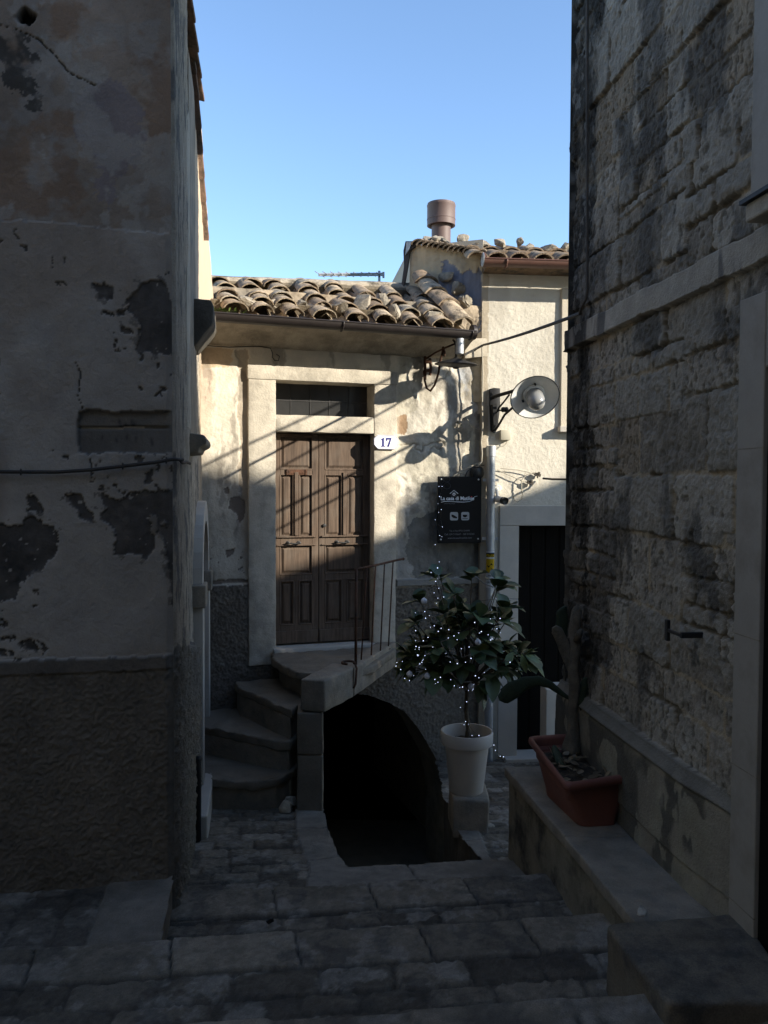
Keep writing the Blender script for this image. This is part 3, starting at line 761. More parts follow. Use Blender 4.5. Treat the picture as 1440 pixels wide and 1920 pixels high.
def f_house(U, Z):
    n1 = fbm(U * 3.2, Z * 3.2, 301, 5); n2 = fbm(U * 12, Z * 12, 302, 5); n3 = fbm(U * 38, Z * 38, 303, 4); n4 = fbm(U * 1.8 + 5, Z * 2.2, 304, 4)
    jx = (fbm(U * 18, Z * 18, 305, 4) - .5) * .06; jz = (fbm(U * 18, Z * 18, 306, 4) - .5) * .06
    right = smooth(H_frameR - .02, H_frameR + .05, U)
    C = np.array([.57, .515, .425])[None, None] * (.82 + .34 * n1[..., None]) * (.93 + .14 * n2[..., None])
    D = (n1 - .5) * .022 + (n2 - .5) * .010 + (n3 - .5) * .0035
    # the patched, bulging stretch right of the door
    bul = (fbm(U * 4.2, Z * 3.0, 311, 3) - .5) * .045 + (fbm(U * 9, Z * 8, 312, 4) - .5) * .022
    D = D + bul * right
    rc = np.array([.55, .51, .435])[None, None] * (.75 + .5 * n4[..., None]) * (.88 + .24 * n2[..., None])
    rc = mix(rc, (.36, .33, .255), smooth(.50, .60, fbm(U * 3.5, Z * 4.5, 313, 5)) * .6)
    rc = mix(rc, (.40, .42, .45), inside(H_blue, U + jx, Z + jz) * smooth(.35, .6, n2) * .8)
    rc = mix(rc, (.27, .18, .11), inside(H_brown, U + jx * .6, Z + jz * .6) * 1.0)
    rc = mix(rc, (.15, .14, .13), smooth(.63, .69, fbm(U * 8, Z * 8, 314, 5)) * .5)
    C = C * (1 - right[..., None]) + rc * right[..., None]
    cr = right * smooth(.020, .004, np.abs(fbm(U * 3.3, Z * 3.9, 315, 4) - .5)) * smooth(.5, .6, fbm(U * 2, Z * 2, 316, 2))
    D = D - .012 * cr; C = mix(C, (.2, .17, .13), cr * .5)
    left = 1 - right
    C = mix(C, (.50, .37, .24), inside(H_ochre, U + jx, Z + jz * .6) * .8 * left)
    C = mix(C, (.56, .42, .33), inside(H_pink, U + jx, Z + jz) * .7)
    C = mix(C, (.36, .30, .23), inside(H_grey, U + jx * .5, Z + jz) * .75)
    D = D - .010 * inside(H_grey, U + jx * .5, Z + jz)
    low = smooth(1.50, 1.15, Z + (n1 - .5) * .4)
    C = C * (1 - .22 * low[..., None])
    C = mix(C, (.33, .295, .235), smooth(.50, .62, fbm(U * 5, Z * 2.0, 351, 6, .6)) * .65)
    C = mix(C, (.22, .195, .16), smooth(.58, .66, fbm(U * 9, Z * 3.0, 352, 6, .6)) * .6)
    sp = np.zeros(U.shape, bool)
    for p in H_spots: sp |= inside(p, U + jx * .4, Z + jz * .4)
    sp |= (fbm(U * 34, Z * 34, 321, 4) > .76) & (fbm(U * 3, Z * 3, 322, 3) > .56) & (U < H_frameL) & (Z < 1.6)
    C = np.where(sp[..., None], np.array([.17, .14, .115]), C); D = D - .006 * sp
    dm = inside(H_dark, U + jx * 1.5, Z + jz * 1.5)
    C = mix(C, (.10, .10, .095), dm * (.55 + .4 * n2))
    C = mix(C, (.34, .32, .29), (right > .5) * (Z < 1.10 + jz * 2) * (Z > zpr) * .6 * (1 - dm))
    # mortar band under the roof
    fa = Z > zfas + (n1 - .5) * .03
    fc = np.array([.33, .27, .20])[None, None] * (.65 + .7 * n2[..., None])
    fc = mix(fc, (.20, .185, .16), smooth(.5, .6, fbm(U * 2.2, Z * 8, 331, 5)) * .7)
    C = np.where(fa[..., None], fc, C); D = D + np.where(fa, .012 + (n2 - .5) * .02, 0)
    # rough footing
    zp_ = np.where(U < H_frameR, zpl, zpr2) + jz * .5
    pm = Z < zp_
    r1 = fbm(U * 36, Z * 36, 341, 3, .7) * .45 + vn(U * 100, Z * 100, 343) * .3 + fbm(U * 6, Z * 6, 342, 4) * .25
    pc = np.array([.125, .108, .088])[None, None] * (.45 + 1.1 * r1[..., None])
    pd = (r1 - .5) * .028 + .02
    C = np.where(pm[..., None], pc, C); D = np.where(pm, pd, D)
    band = (Z < zpr) & (Z > zpr2) & (U > H_frameR)
    C = np.where(band[..., None], np.array([.22, .21, .19]) * (.8 + .4 * n2[..., None]), C); D = np.where(band, .03, D)
    vb = smooth(.0, .12, za(U) - Z) * 0
    return D, C
def h_hole(U, Z):
    return ((U > du0 - .02) & (U < du1 + .01) & (Z > dz0 - .05) & (Z < dz1 + .02)) | ((U > du0 - .02) & (U < du1 + .01) & (Z > tz0 - .02) & (Z < tz1 + .02)) | inside(H_arch, U, Z)
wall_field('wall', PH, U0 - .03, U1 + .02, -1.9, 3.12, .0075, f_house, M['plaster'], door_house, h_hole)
# stone frame of the doorway
zf0, zf1 = PH.uv(490, 1246)[1], PH.uv(580, 690)[1]
zr0 = PH.uv(715, 1212)[1]
def fr(name, u0, u1, z0, z1, d0, d1, m='frame_stone', amp=.0035):
    mb = MB(); mb.wbox(PH, u0, u1, z0, z1, d0, d1); mb.bevel(.006, 2).rough(.06, amp, 8, u0 * 3).build(name, M[m], door_house, smooth=True, ang=35)
fr('door_jamb', H_frameL, du0, zf0, tz1, -.22, .030)
fr('door_jamb', du1 + .0, H_frameR - .004, zr0, tz1, -.22, .028)
fr('lintel', du0 + .001, du1 - .001, dz1, tz0, -.22, .024)
fr('top_lintel', H_frameL - .006, H_frameR, tz1 + .001, zf1, -.22, .034)
fr('door_sill', du0 - .02, du1 + .02, dz0 - .045, dz0, -.25, .06, 'marble', .003)
# transom window: dark glass behind thin bars
mb = MB(); mb.wbox(PH, du0, du1, tz0, tz1, -.20, -.185)
tw = mb.build('transom_window', M['dark_glass'], door_house)
mb = MB()
for k in range(1, 5): 
    u = du0 + (du1 - du0) * k / 5; mb.wbox(PH, u - .003, u + .003, tz0, tz1, -.184, -.180)
mb.wbox(PH, du0, du1, (tz0 + tz1) / 2 - .004, (tz0 + tz1) / 2 + .004, -.1835, -.1805)
mb.build('window_bars', M['black_iron'], tw)
mb = MB(); mb.wbox(PH, du0, du1, tz0, tz1, -.30, -.28); mb.build('window_board', M['lime_trim'], tw)

# double door
dd = -.085
def door_leaf(u0, u1, handle_u, plate):
    dz0_, h = dz0 + .012, dz1 - dz0 - .02
    mb = MB(); mb.wbox(PH, u0, u1, dz0_, dz0_ + h, dd - .045, dd - .018)
    def Zf(py): return PH.uv((u0 + u1) / 2 * 0 + 600, py)[1]
    st = .052
    iz = [Zf(p) for p in (818, 826, 872, 880, 890, 1007, 1012, 1023, 1030, 1070, 1078, 1090, 1097, 1163, 1172)]
    ztop = dz0_ + h
    # stiles and rails
    mb.wbox(PH, u0, u0 + st, dz0_, ztop, dd - .018, dd)
    mb.wbox(PH, u1 - st, u1, dz0_, ztop, dd - .018, dd)
    for za_, zb_ in ((iz[0], ztop), (iz[4], iz[3]), (iz[7], iz[5]), (iz[11], iz[10]), (dz0_, iz[14])):
        mb.wbox(PH, u0 + st, u1 - st, za_, zb_, dd - .018, dd - .001)
    um = (u0 + u1) / 2
    mb.wbox(PH, um - .026, um + .026, iz[5], iz[4], dd - .018, dd - .002)
    mb.wbox(PH, um - .022, um + .022, iz[14], iz[11], dd - .018, dd - .002)
    # raised fields
    fld = [(u0 + st, u1 - st, iz[3], iz[0]), (u0 + st, um - .026, iz[5], iz[4]), (um + .026, u1 - st, iz[5], iz[4]),
           (u0 + st, u1 - st, iz[10], iz[7]), (u0 + st, um - .022, iz[14], iz[11]), (um + .022, u1 - st, iz[14], iz[11])]
    for a, b, c, d in fld:
        g = .016
        lo = [PH.pos(a + g, c + g, dd - .018), PH.pos(b - g, c + g, dd - .018), PH.pos(b - g, d - g, dd - .018), PH.pos(a + g, d - g, dd - .018)]
        g = .034
        hi = [PH.pos(a + g, c + g, dd - .006), PH.pos(b - g, c + g, dd - .006), PH.pos(b - g, d - g, dd - .006), PH.pos(a + g, d - g, dd - .006)]
        mb.loft([lo, hi])
        g = 0.0                                           # moulding round the field
        for (p, q2) in (((a, c), (b, c)), ((b, c), (b, d)), ((b, d), (a, d)), ((a, d), (a, c))):
            mb.tube([PH.pos(p[0], p[1], dd - .004), PH.pos(q2[0], q2[1], dd - .004)], .008, 6)
    # weather board at the foot, shelf rail in the middle
    mb.wbox(PH, u0 + .004, u1 - .004, dz0_ + .004, iz[14] - .05, dd - .001, dd + .012)
    mb.wbox(PH, u0 + .02, u1 - .02, iz[5] - .006, iz[5] + .006, dd - .001, dd + .018)
    mb.wbox(PH, u0 + .02, u1 - .02, iz[7] - .004, iz[7] + .006, dd - .001, dd + .014)
    # upright baluster strip with a knob on top
    mb.wbox(PH, um - .016, um + .016, iz[5] + .01, iz[4] + .02, dd - .002, dd + .014)
    mb.bevel(.0025, 1)
    lf = mb.build('door_leaf', M['wood'], door_house)
    zk = Zf(1018)
    k = MB()
    k.tube([PH.pos(handle_u - .045, zk, dd + .035), PH.pos(handle_u, zk - .006, dd + .042), PH.pos(handle_u + .045, zk, dd + .035)], .006, 8)
    for s in (-1, 1):
        k.lathe([(.015, -.002), (.015, .006), (.007, .008), (.007, .03), (.011, .032), (.011, .042), (.004, .046)], PH.pos(handle_u + s * .045, zk, dd - .002), (PH.n.x, PH.n.y, 0), 12)
    k.build('handle', M['black_iron'], lf, smooth=True, ang=40)
    if plate:
        k = MB(); zz = Zf(885); k.wbox(PH, um - .09, um + .09, zz - .024, zz + .020, dd - .001, dd + .008); k.wbox(PH, um - .062, um + .062, zz - .012, zz + .010, dd + .008, dd + .011)
        for s in (-1, 1): k.wbox(PH, um + s * .078 - .006, um + s * .078 + .006, zz - .026, zz + .022, dd - .001, dd + .014)
        k.bevel(.002, 1).build('letter_slot', M['rust_iron'], lf)
    return lf
um_ = PH.uv(602, 1000)[0]
door_leaf(du0 + .004, um_ - .002, PH.uv(554, 1018)[0], True)
lf2 = door_leaf(um_ + .002, du1 - .004, PH.uv(646, 1018)[0], False)
k = MB(); k.lathe([(.014, 0), (.014, .012), (.006, .014)], PH.hit(608, 985, dd + .002), (PH.n.x, PH.n.y, 0), 14); k.build('lock', M['black_iron'], lf2, smooth=True, ang=40)
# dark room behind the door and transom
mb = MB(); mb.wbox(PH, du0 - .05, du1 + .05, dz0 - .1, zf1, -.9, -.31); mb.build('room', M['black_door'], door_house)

# cornice: a sloping mortar soffit carrying the gutter
E0, E1 = PH.hit(398, 600, .33), PH.hit(888, 634, .33)
ue0, ue1 = PH.uv(398, 600, .33)[0], PH.uv(888, 634, .33)[0]
zE = lambda u: E0.z + (E1.z - E0.z) * (u - ue0) / (ue1 - ue0)
loops = []
for k in range(13):
    u = ue0 - .06 + (ue1 + .02 - ue0 + .06) * k / 12
    z = zE(u)
    loops.append([PH.pos(u, z - .10, -.1), PH.pos(u, z - .13, .012), PH.pos(u, z - .10, .06), PH.pos(u, z - .055, .13), PH.pos(u, z - .02, .235), PH.pos(u, z + .005, .345), PH.pos(u, z + .05, .348), PH.pos(u, z + .08, -.1)])
mb = MB(); mb.loft(loops).rough(.05, .006, 10).build('cornice', M['mortar'], door_house, smooth=True, ang=50)
# roof: mortar bed and rows of barrel tiles
RD0, RD1 = .325, -.46
zR = lambda u: np.interp(u, [PH.uv(400, 536, RD1)[0], PH.uv(560, 540, RD1)[0], PH.uv(780, 548, RD1)[0]], [PH.hit(400, 536, RD1).z, PH.hit(560, 540, RD1).z, PH.hit(780, 548, RD1).z])
def roof_p(u, f, h=0.0):
    """f = 0 at the eave, 1 at the ridge"""
    a = PH.pos(u, zE(u) + .045, RD0); b = PH.pos(u, float(zR(u)), RD1)
    nn = (b - a).cross(Vector((PH.t.x, PH.t.y, 0))).normalized()
    if nn.z < 0: nn = -nn
    return a.lerp(b, f) + nn * h
loops = []
for k in range(9):
    u = ue0 - .05 + (ue1 - .02 - ue0 + .05) * k / 8
    loops.append([roof_p(u, 0.02, -.02), roof_p(u, 1.0, -.02), roof_p(u, 1.0, -.10), roof_p(u, .1, -.08)])
mb = MB(); mb.loft(loops)
mb.loft([[roof_p(u, .86, -.03), roof_p(u, .88, .05), roof_p(u, .97, .085), roof_p(u, 1.02, .06), roof_p(u, 1.02, -.05)] for u in (ue0 - .05, -1.0, -.5, 0, ue1 - .30)])
mb.loft([[roof_p(u, .17, -.05), roof_p(u, .17, .07), roof_p(u, .24, .06), roof_p(u, .24, -.05)] for u in (ue0 - .05, -1.0, -.5, 0, ue1 - .05)])
mb.rough(.08, .006)
roof = mb.build('roof', M['tile'], door_house, col=(.16, .13, .09))
def barrel(mb, a, b, up, r0, r1, seg=10, th=.013, arc=math.pi, concave=False):
    """one curved tile from a (low end) to b; r0 at the low end"""
    a, b = Vector(a), Vector(b); t = (b - a).normalized(); s = t.cross(up).normalized(); w = s.cross(t).normalized()
    if concave: w = -w
    loops = []
    for f in (0, .5, 1):
        p = a.lerp(b, f); r = r0 + (r1 - r0) * f
        l = []
        for k in range(seg + 1):
            an = (math.pi - arc) / 2 + arc * k / seg
            l.append(p + s * math.cos(an) * r + w * math.sin(an) * r * .70)
        for k in range(seg, -1, -1):
            an = (math.pi - arc) / 2 + arc * k / seg
            l.append(p + s * math.cos(an) * (r - th) + w * (math.sin(an) * (r * .70 - th)))
        loops.append(l)
    mb.loft(loops)
tile_cols = [(.33, .255, .18), (.40, .32, .23), (.28, .215, .155), (.42, .335, .24), (.25, .185, .13), (.37, .32, .25)]
eave_px = [(436, 584), (492, 585), (544, 589), (607, 591), (661, 598), (716, 604), (773, 607), (826, 612)]
tile_us = [PH.uv(a, b, RD0)[0] for a, b in eave_px]
for ci in range(6):
    mb = MB(); r_ = random.Random(40 + ci); n_ = 0
    for i, uc in enumerate(tile_us):
        nrow = 5 if i < 5 else 4
        for j in range(nrow):
            if (i * 3 + j * 5 + (i * j) % 3) % 6 != ci: continue
            f0 = -.05 + j * .205 + r_.uniform(-.015, .015); f1 = f0 + .36
            du = r_.uniform(-.024, .024)
            a = roof_p(uc + du, f0, .050 + .012 * (j > 0)); b = roof_p(uc + du + r_.uniform(-.03, .03), min(f1, 1.03), .028 + r_.uniform(-.012, .016))
            up = (roof_p(uc, .5, 1) - roof_p(uc, .5, 0)).normalized()
            barrel(mb, a, b, up, .090 + r_.uniform(-.012, .008), .064, 10, .008)
            n_ += 1
        # channel tile between two rows
        if i % 6 == ci:
            uu = uc + .118
            for j in range(4):
                a = roof_p(uu, -.03 + j * .24, .03 + .01 * (j % 2)); b = roof_p(uu, min(1.0, .33 + j * .24), .012)
                barrel(mb, a, b, (roof_p(uc, .5, 1) - roof_p(uc, .5, 0)).normalized(), .075, .06, concave=True)
    # big verge tiles climbing beside the white house
    for j in range(4):
        if (j + 1) % 6 == ci:
            A = [(868, 612, RD0), (842, 578, .16), (818, 556, 0.0), (800, 536, -.14), (790, 522, -.24)]
            pa, pb = PH.hit(*A[j]), PH.hit(*A[j + 1])
            barrel(mb, pa + Vector((0, 0, .012)), pb + (pb - pa) * .25 + Vector((0, 0, .0)), Vector((.1, -.2, 1)), .115, .088, 12, .016)
    if ci == 5:
        for k in range(6):                                  # ridge caps
            u = tile_us[0] - .25 + k * .33
            a = PH.pos(u, float(zR(u)) + .015, RD1 + .02); b = PH.pos(u + .36, float(zR(u + .36)) + .02, RD1 + .02)
            barrel(mb, a, b, Vector((0, -.2, 1)), .085, .08, 10, .015)
    for v in mb.bm.verts: v.co += .005 * mnoise.noise_vector(v.co * 12) + .003 * mnoise.noise_vector(v.co * 40)
    mb.build('roof_tiles', M['tile'], roof, smooth=True, col=tile_cols[ci], ang=50)
# plants on the gutter edge at the left
# gutter with brackets
G0, G1 = PH.hit(398, 596, .40), PH.hit(888, 630, .40)
def half_pipe(mb, a, b, r, th=.004, seg=12, n=10):
    a, b = Vector(a), Vector(b); t = (b - a).normalized(); s = t.cross(Vector((0, 0, 1))).normalized(); loops = []
    for i in range(n + 1):
        p = a.lerp(b, i / n); l = []
        for k in range(seg + 1):
            an = math.pi + math.pi * k / seg; l.append(p + s * math.cos(an) * r + Vector((0, 0, math.sin(an) * r)))
        for k in range(seg, -1, -1):
            an = math.pi + math.pi * k / seg; l.append(p + s * math.cos(an) * (r - th) + Vector((0, 0, math.sin(an) * (r - th))))
        loops.append(l)
    mb.loft(loops)
    fr_ = s if s.y < 0 else -s
    mb.tube([a + fr_ * r, b + fr_ * r], .006, 6)
mb = MB(); half_pipe(mb, G0 + Vector((0, 0, .03)), G1 + Vector((0, 0, .03)), .058)
gd = (G1 - G0).normalized()
mb.lathe([(.060, 0), (.060, .03)], G1 + Vector((0, 0, .03)) - gd * .02, gd, 20)
gut = mb.build('gutter', M['gutter_dark'], door_house, smooth=True, ang=40)
for f in (.47, .985):
    mb = MB(); p = G0.lerp(G1, f) + Vector((0, 0, .03))
    s = gd.cross(Vector((0, 0, 1))).normalized()
    mb.tube([p + s * math.cos(math.pi + math.pi * k / 10) * .062 + Vector((0, 0, math.sin(math.pi + math.pi * k / 10) * .062)) for k in range(11)], .006, 6)
    mb.build('gutter_bracket', M['gutter_dark'], gut, smooth=True)
mb = MB(); p = PH.hit(862, 634, .40); mb.lathe([(.034, 0), (.034, -.12), (.028, -.12), (.028, 0)], p + Vector((0, 0, -.005)), (0, 0, 1), 18); mb.build('gutter_outlet', M['galv'], gut, smooth=True, ang=40)
# cable along the mortar band
mb = MB(); mb.tube([PH.hit(a, b, .03) for a, b in [(376, 646), (400, 649), (430, 651), (460, 650), (490, 650), (507, 653), (511, 662), (511, 670), (515, 676), (522, 676), (524, 668), (518, 664)]], .004, 6)
mb.build('wall_cable', M['cable'], door_house, smooth=True)
# stone block jutting out at the corner, beside the white house
mb = MB(); mb.wpoly(PH, [(872, 634), (920, 634), (920, 668), (872, 672)], -.05, .075); mb.bevel(.006, 2).rough(.05, .004).build('corner_block', M['lime_trim'], door_house, smooth=True, ang=35)

# cellar arch: reveal, jamb, inner room
Ha = [PH.pos(u, z, 0) for u, z in H_arch]
inn = Vector((-PH.n.x, -PH.n.y, 0))
mb = MB(); mb.loft([[p + inn * -.02 for p in Ha], [p + inn * .55 for p in Ha]], close=False, caps=False); mb.rough(.08, .010)
mb.build('cellar_arch', M['grey_stone'], door_house)
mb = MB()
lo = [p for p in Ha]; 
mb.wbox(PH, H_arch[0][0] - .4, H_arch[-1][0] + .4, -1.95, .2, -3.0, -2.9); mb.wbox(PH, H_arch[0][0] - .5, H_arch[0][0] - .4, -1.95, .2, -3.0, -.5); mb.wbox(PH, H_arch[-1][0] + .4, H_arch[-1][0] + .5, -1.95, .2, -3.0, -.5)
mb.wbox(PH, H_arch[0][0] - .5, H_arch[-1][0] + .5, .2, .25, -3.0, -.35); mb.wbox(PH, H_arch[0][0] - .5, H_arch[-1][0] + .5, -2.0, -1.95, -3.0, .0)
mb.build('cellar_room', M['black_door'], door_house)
# body of the house behind the front
mb = MB(); mb.prism([PH.pos(U0, -1.9, -3.1), PH.pos(U1, -1.9, -3.1), PH.pos(U1, -1.9, -3.2), PH.pos(U0, -1.9, -3.2)], (0, 0, 4.9)); mb.build('back_wall', M['lime_trim'], door_house)
mb = MB(); mb.wbox(PH, U0 - .02, U0 + .05, -1.9, 3.05, -3.1, -.03); mb.wbox(PH, U1 - .05, U1 + .0, -1.9, 3.0, -3.1, -.05); mb.build('side_wall', M['lime_trim'], door_house)
loops = [[PH.pos(u, float(zR(u)) - .03, RD1), PH.pos(u, 2.4, -3.2), PH.pos(u, 2.3, -3.2), PH.pos(u, float(zR(u)) - .1, RD1)] for u in (U0, U1)]
mb = MB(); mb.loft(loops); mb.build('rear_roof', M['tile'], door_house, col=(.2, .14, .09))
# ================================================================== WHITE HOUSE
white_house = thing('cream_house', (PW.p.x, PW.p.y, -.75), 'cream stucco house with a brown gutter and black doorway behind the small house', 'house')
wu0 = PW.uv(903, 700)[0]
WD = PW.poly([(972, 986), (1062, 985), (1062, 1415), (972, 1415)])
wd0, wd1, wdz0, wdz1 = WD[0][0], WD[0][0] + .80, WD[3][1], WD[0][1]
wtop = PW.hit(960, 489, .2).z
H_trim = PW.uv(915, 700)[0]
def f_white(U, Z):
    n1 = fbm(U * 2.2, Z * 2.2, 401, 5); n2 = fbm(U * 16, Z * 16, 402, 5); n3 = fbm(U * 60, Z * 60, 403, 3)
    C = np.array([.62, .575, .485])[None, None] * (.93 + .14 * n1[..., None]) * (.98 + .04 * n2[..., None])
    C = mix(C, (.45, .41, .34), smooth(.55, .70, fbm(U * 5, Z * 1.2, 404, 6)) * .45)
    C = mix(C, (.36, .29, .20), (U < H_trim + (n2 - .5) * .01) * .7)
    D = (n1 - .5) * .010 + (n2 - .5) * .004 + (n3 - .5) * .004
    return D, C
wall_field('wall', PW, wu0, 1.35, -.9, wtop + .03, .008, f_white, M['stucco'], white_house, lambda U, Z: (U > wd0) & (U < wd1) & (Z < wdz1))
wall_field('wall', PW, 1.35, 6.0, -1.4, wtop + .03, .05, f_white, M['stucco'], white_house)
mb = MB(); mb.prism([PW.pos(wu0, -1.2, -.002), PW.pos(wu0 + .004, -1.2, -.002), PW.pos(wu0 + .004, -1.2, -.4), PW.pos(wu0, -1.2, -.4)], (0, 0, wtop + 1.2)); mb.build('wall_end', M['lime_trim'], white_house)
# doorway surround in pale stone
j0 = PW.uv(934, 1200)[0]
zl1 = PW.uv(950, 948)[1]
mb = MB()
for z0, z1 in ((wdz0 + .0, .10), (.103, .60), (.603, wdz1)): mb.wbox(PW, j0, wd0, z0, z1, -.18, .022)
mb.wbox(PW, j0, wd1 + .18, wdz1 + .003, zl1, -.18, .022); mb.wbox(PW, wd1, wd1 + .18, wdz0, wdz1, -.18, .022)
mb.bevel(.003, 1).build('door_surround', M['marble'], white_house)
mb = MB(); mb.wbox(PW, wd0 - .12, wd1 + .1, wdz0 - .12, wdz0, -.2, .12); mb.bevel(.006, 2).build('threshold', M['marble'], white_house)
mb = MB(); mb.wbox(PW, wd0, wd1, wdz0, wdz1, -.17, -.13)
for k in range(6): mb.wbox(PW, wd0 + .02 + k * .13, wd0 + .13 + k * .13, wdz0 + .02, wdz1 - .02, -.13, -.122)
mb.bevel(.003, 1).build('door', M['black_door'], white_house)
# window with a raised surround, partly behind the stone house
wa, wb_ = PW.uv(1052, 540)[0], PW.uv(1052, 800)[1]
wt = PW.uv(1052, 541)[1]
mb = MB(); mb.wbox(PW, wa, wa + .10, wb_, wt, -.12, .03); mb.wbox(PW, wa + .10, wa + 1.0, wt - .10, wt, -.12, .03); mb.wbox(PW, wa + 1.0, wa + 1.1, wb_, wt, -.12, .03)
mb.bevel(.004, 1).build('window_surround', M['stucco'], white_house, col=(.55, .49, .39))
mb = MB(); mb.wbox(PW, wa - .02, wa + 1.12, wb_ - .05, wb_, -.12, .08); mb.bevel(.005, 2).build('window_sill', M['marble'], white_house)
mb = MB(); mb.wbox(PW, wa + .10, wa + 1.0, wb_, wt - .1, -.12, -.09); mb.build('window_shutter', M['wood'], white_house)
# gable wall rising behind the small roof
gc = PW.pos(wu0, 0, 0)
PG = Wall((gc.x, gc.y + .01), (.935, -.354))
gl = PG.uv(768, 520)[0]
GT = lambda U: np.interp(U, [PG.uv(768, 455)[0], 0.0], [PG.uv(768, 457)[1], PG.uv(903, 474)[1]])
G_blue = PG.poly([(826, 492), (850, 500), (860, 505), (875, 502), (884, 508), (903, 503), (903, 620), (770, 620), (800, 560), (824, 530)])
def f_gable(U, Z):
    n1 = fbm(U * 4, Z * 4, 411, 5); n2 = fbm(U * 20, Z * 20, 412, 5); st = fbm(U * 30, Z * 2.5, 413, 5)
    jx = (n2 - .5) * .10; jz = (fbm(U * 16, Z * 9, 414, 4) - .5) * .16
    C = np.array([.52, .43, .30])[None, None] * (.75 + .5 * n1[..., None]) * (.8 + .4 * st[..., None])
    b = inside(G_blue, U + jx, Z + jz)
    bc = np.array([.185, .20, .25])[None, None] * (.55 + .9 * st[..., None])
    C = np.where(b[..., None], bc, C)
    D = (n1 - .5) * .03 + (n2 - .5) * .015 - .008 * b
    return D, C
wall_field('gable_wall', PG, gl, 0.0, 2.3, 3.75, .009, f_gable, M['stucco'], white_house, lambda U, Z: Z > GT(U))
# roof slab and side of the body
ze_ = wtop - .01
def wroof(u, b, h=0.0):
    """b metres back from the eave"""
    return PW.pos(u, ze_ + .42 * b + h, .17 - b)
mb = MB(); A = [PG.pos(gl, GT(gl), -.01), wroof(wu0 - .02, 0), wroof(6, 0), wroof(6, 3.2), PG.pos(gl, 0, -3.2) + Vector((0, 0, ze_ + .7))]
mb.prism(A, (0, 0, -.05)) if False else mb.loft([[wroof(u, 0.02, -.04), wroof(u, .62, -.04), wroof(u, 3, -1.4), wroof(u, 3, -1.5), wroof(u, .12, -.10)] for u in (wu0, 1.5, 6)])
for k_ in range(1): mb.loft([[wroof(u, .16, -.06), wroof(u, .16, .07), wroof(u, .24, .075), wroof(u, .24, -.06)] for u in (wu0 - .02, .6, 1.5)])
wroof_o = mb.build('roof', M['tile'], white_house, col=(.2, .14, .09))
mb = MB(); g0 = PG.pos(gl, 0, -.02); g1 = PG.pos(0, 0, -.02)
mb.prism([Vector((g0.x, g0.y, 2.2)), Vector((g1.x, g1.y, 2.2)), Vector((g1.x + .5, g1.y + 3, 2.2)), Vector((g0.x - .35, g0.y + 3, 2.2))], (0, 0, GT(gl) - 2.22)); mb.build('gable_body', M['stucco'], white_house, col=(.45, .40, .32))
wt_px = [(894, 477), (931, 478), (972, 480), (1017, 483), (1060, 485), (1104, 487), (1150, 488)]
wt_us = [PW.uv(a, b, .17)[0] for a, b in wt_px]
for ci in range(3):
    mb = MB(); r_ = random.Random(70 + ci)
    upv = Vector((0, -.4, 1)).normalized()
    for i, u in enumerate(wt_us):
        for j in range(2):
            if (i + j) % 3 != ci: continue
            a = wroof(u, -.04 + j * .27, .035 + .01 * (j > 0)); b = wroof(u + r_.uniform(-.01, .01), .36 + j * .27, .02)
            barrel(mb, a, b, upv, .088, .066)
    # verge tiles on the gable edge, side on
    for k in range(13):
        if k % 3 != ci: continue
        f = k / 12.0
        xx = 783 + (900 - 783) * f; yy = 455.5 + (474 - 455.5) * f
        p = PG.hit(xx, yy + 2, .05); q2 = p + Vector((.06, .30, .10))
        barrel(mb, p, q2, Vector((-.1, -.1, 1)), .062, .05, 8, .012)
    for v in mb.bm.verts: v.co += .004 * mnoise.noise_vector(v.co * 14)
    mb.build('roof_tiles', M['tile'], wroof_o, smooth=True, col=tile_cols[ci * 2], ang=50)
# dark metal flashing down the far edge of the gable
mb = MB(); mb.wpoly(PG, [(760, 452), (784, 452), (776, 464), (768, 470), (764, 500), (757, 540), (751, 542), (757, 500), (756, 470)], .0, .03); mb.bevel(.003, 1).build('flashing', M['gutter_dark'], white_house)
mb = MB(); mb.wpoly(PG, [(762, 454), (771, 454), (768, 466), (760, 478)], .03, .045); mb.build('flashing_end', M['galv'], white_house)
# gutter
A, B = PW.hit(907, 487, .25), PW.hit(1068, 492, .25); gd2 = (B - A).normalized(); B = A + gd2 * 5
mb = MB(); half_pipe(mb, A, B, .055); mb.lathe([(.057, 0), (.057, .012)], A - gd2 * .004, gd2, 20)
wg = mb.build('gutter', M['gutter_brown'], white_house, smooth=True, ang=40)
mb = MB(); p = PW.hit(948, 489, .25); s = Vector((.1, -.995, 0)); mb.tube([p + s * math.cos(math.pi + math.pi * k / 10) * .059 + Vector((0, 0, math.sin(math.pi + math.pi * k / 10) * .059)) for k in range(11)], .007, 6); mb.build('gutter_bracket', M['gutter_brown'], wg, smooth=True)
mb = MB(); mb.lathe([(.0575, 0), (.0575, .006)], A - gd2 * .012, gd2, 20); mb.build('gutter_cap', M['galv'], wg)
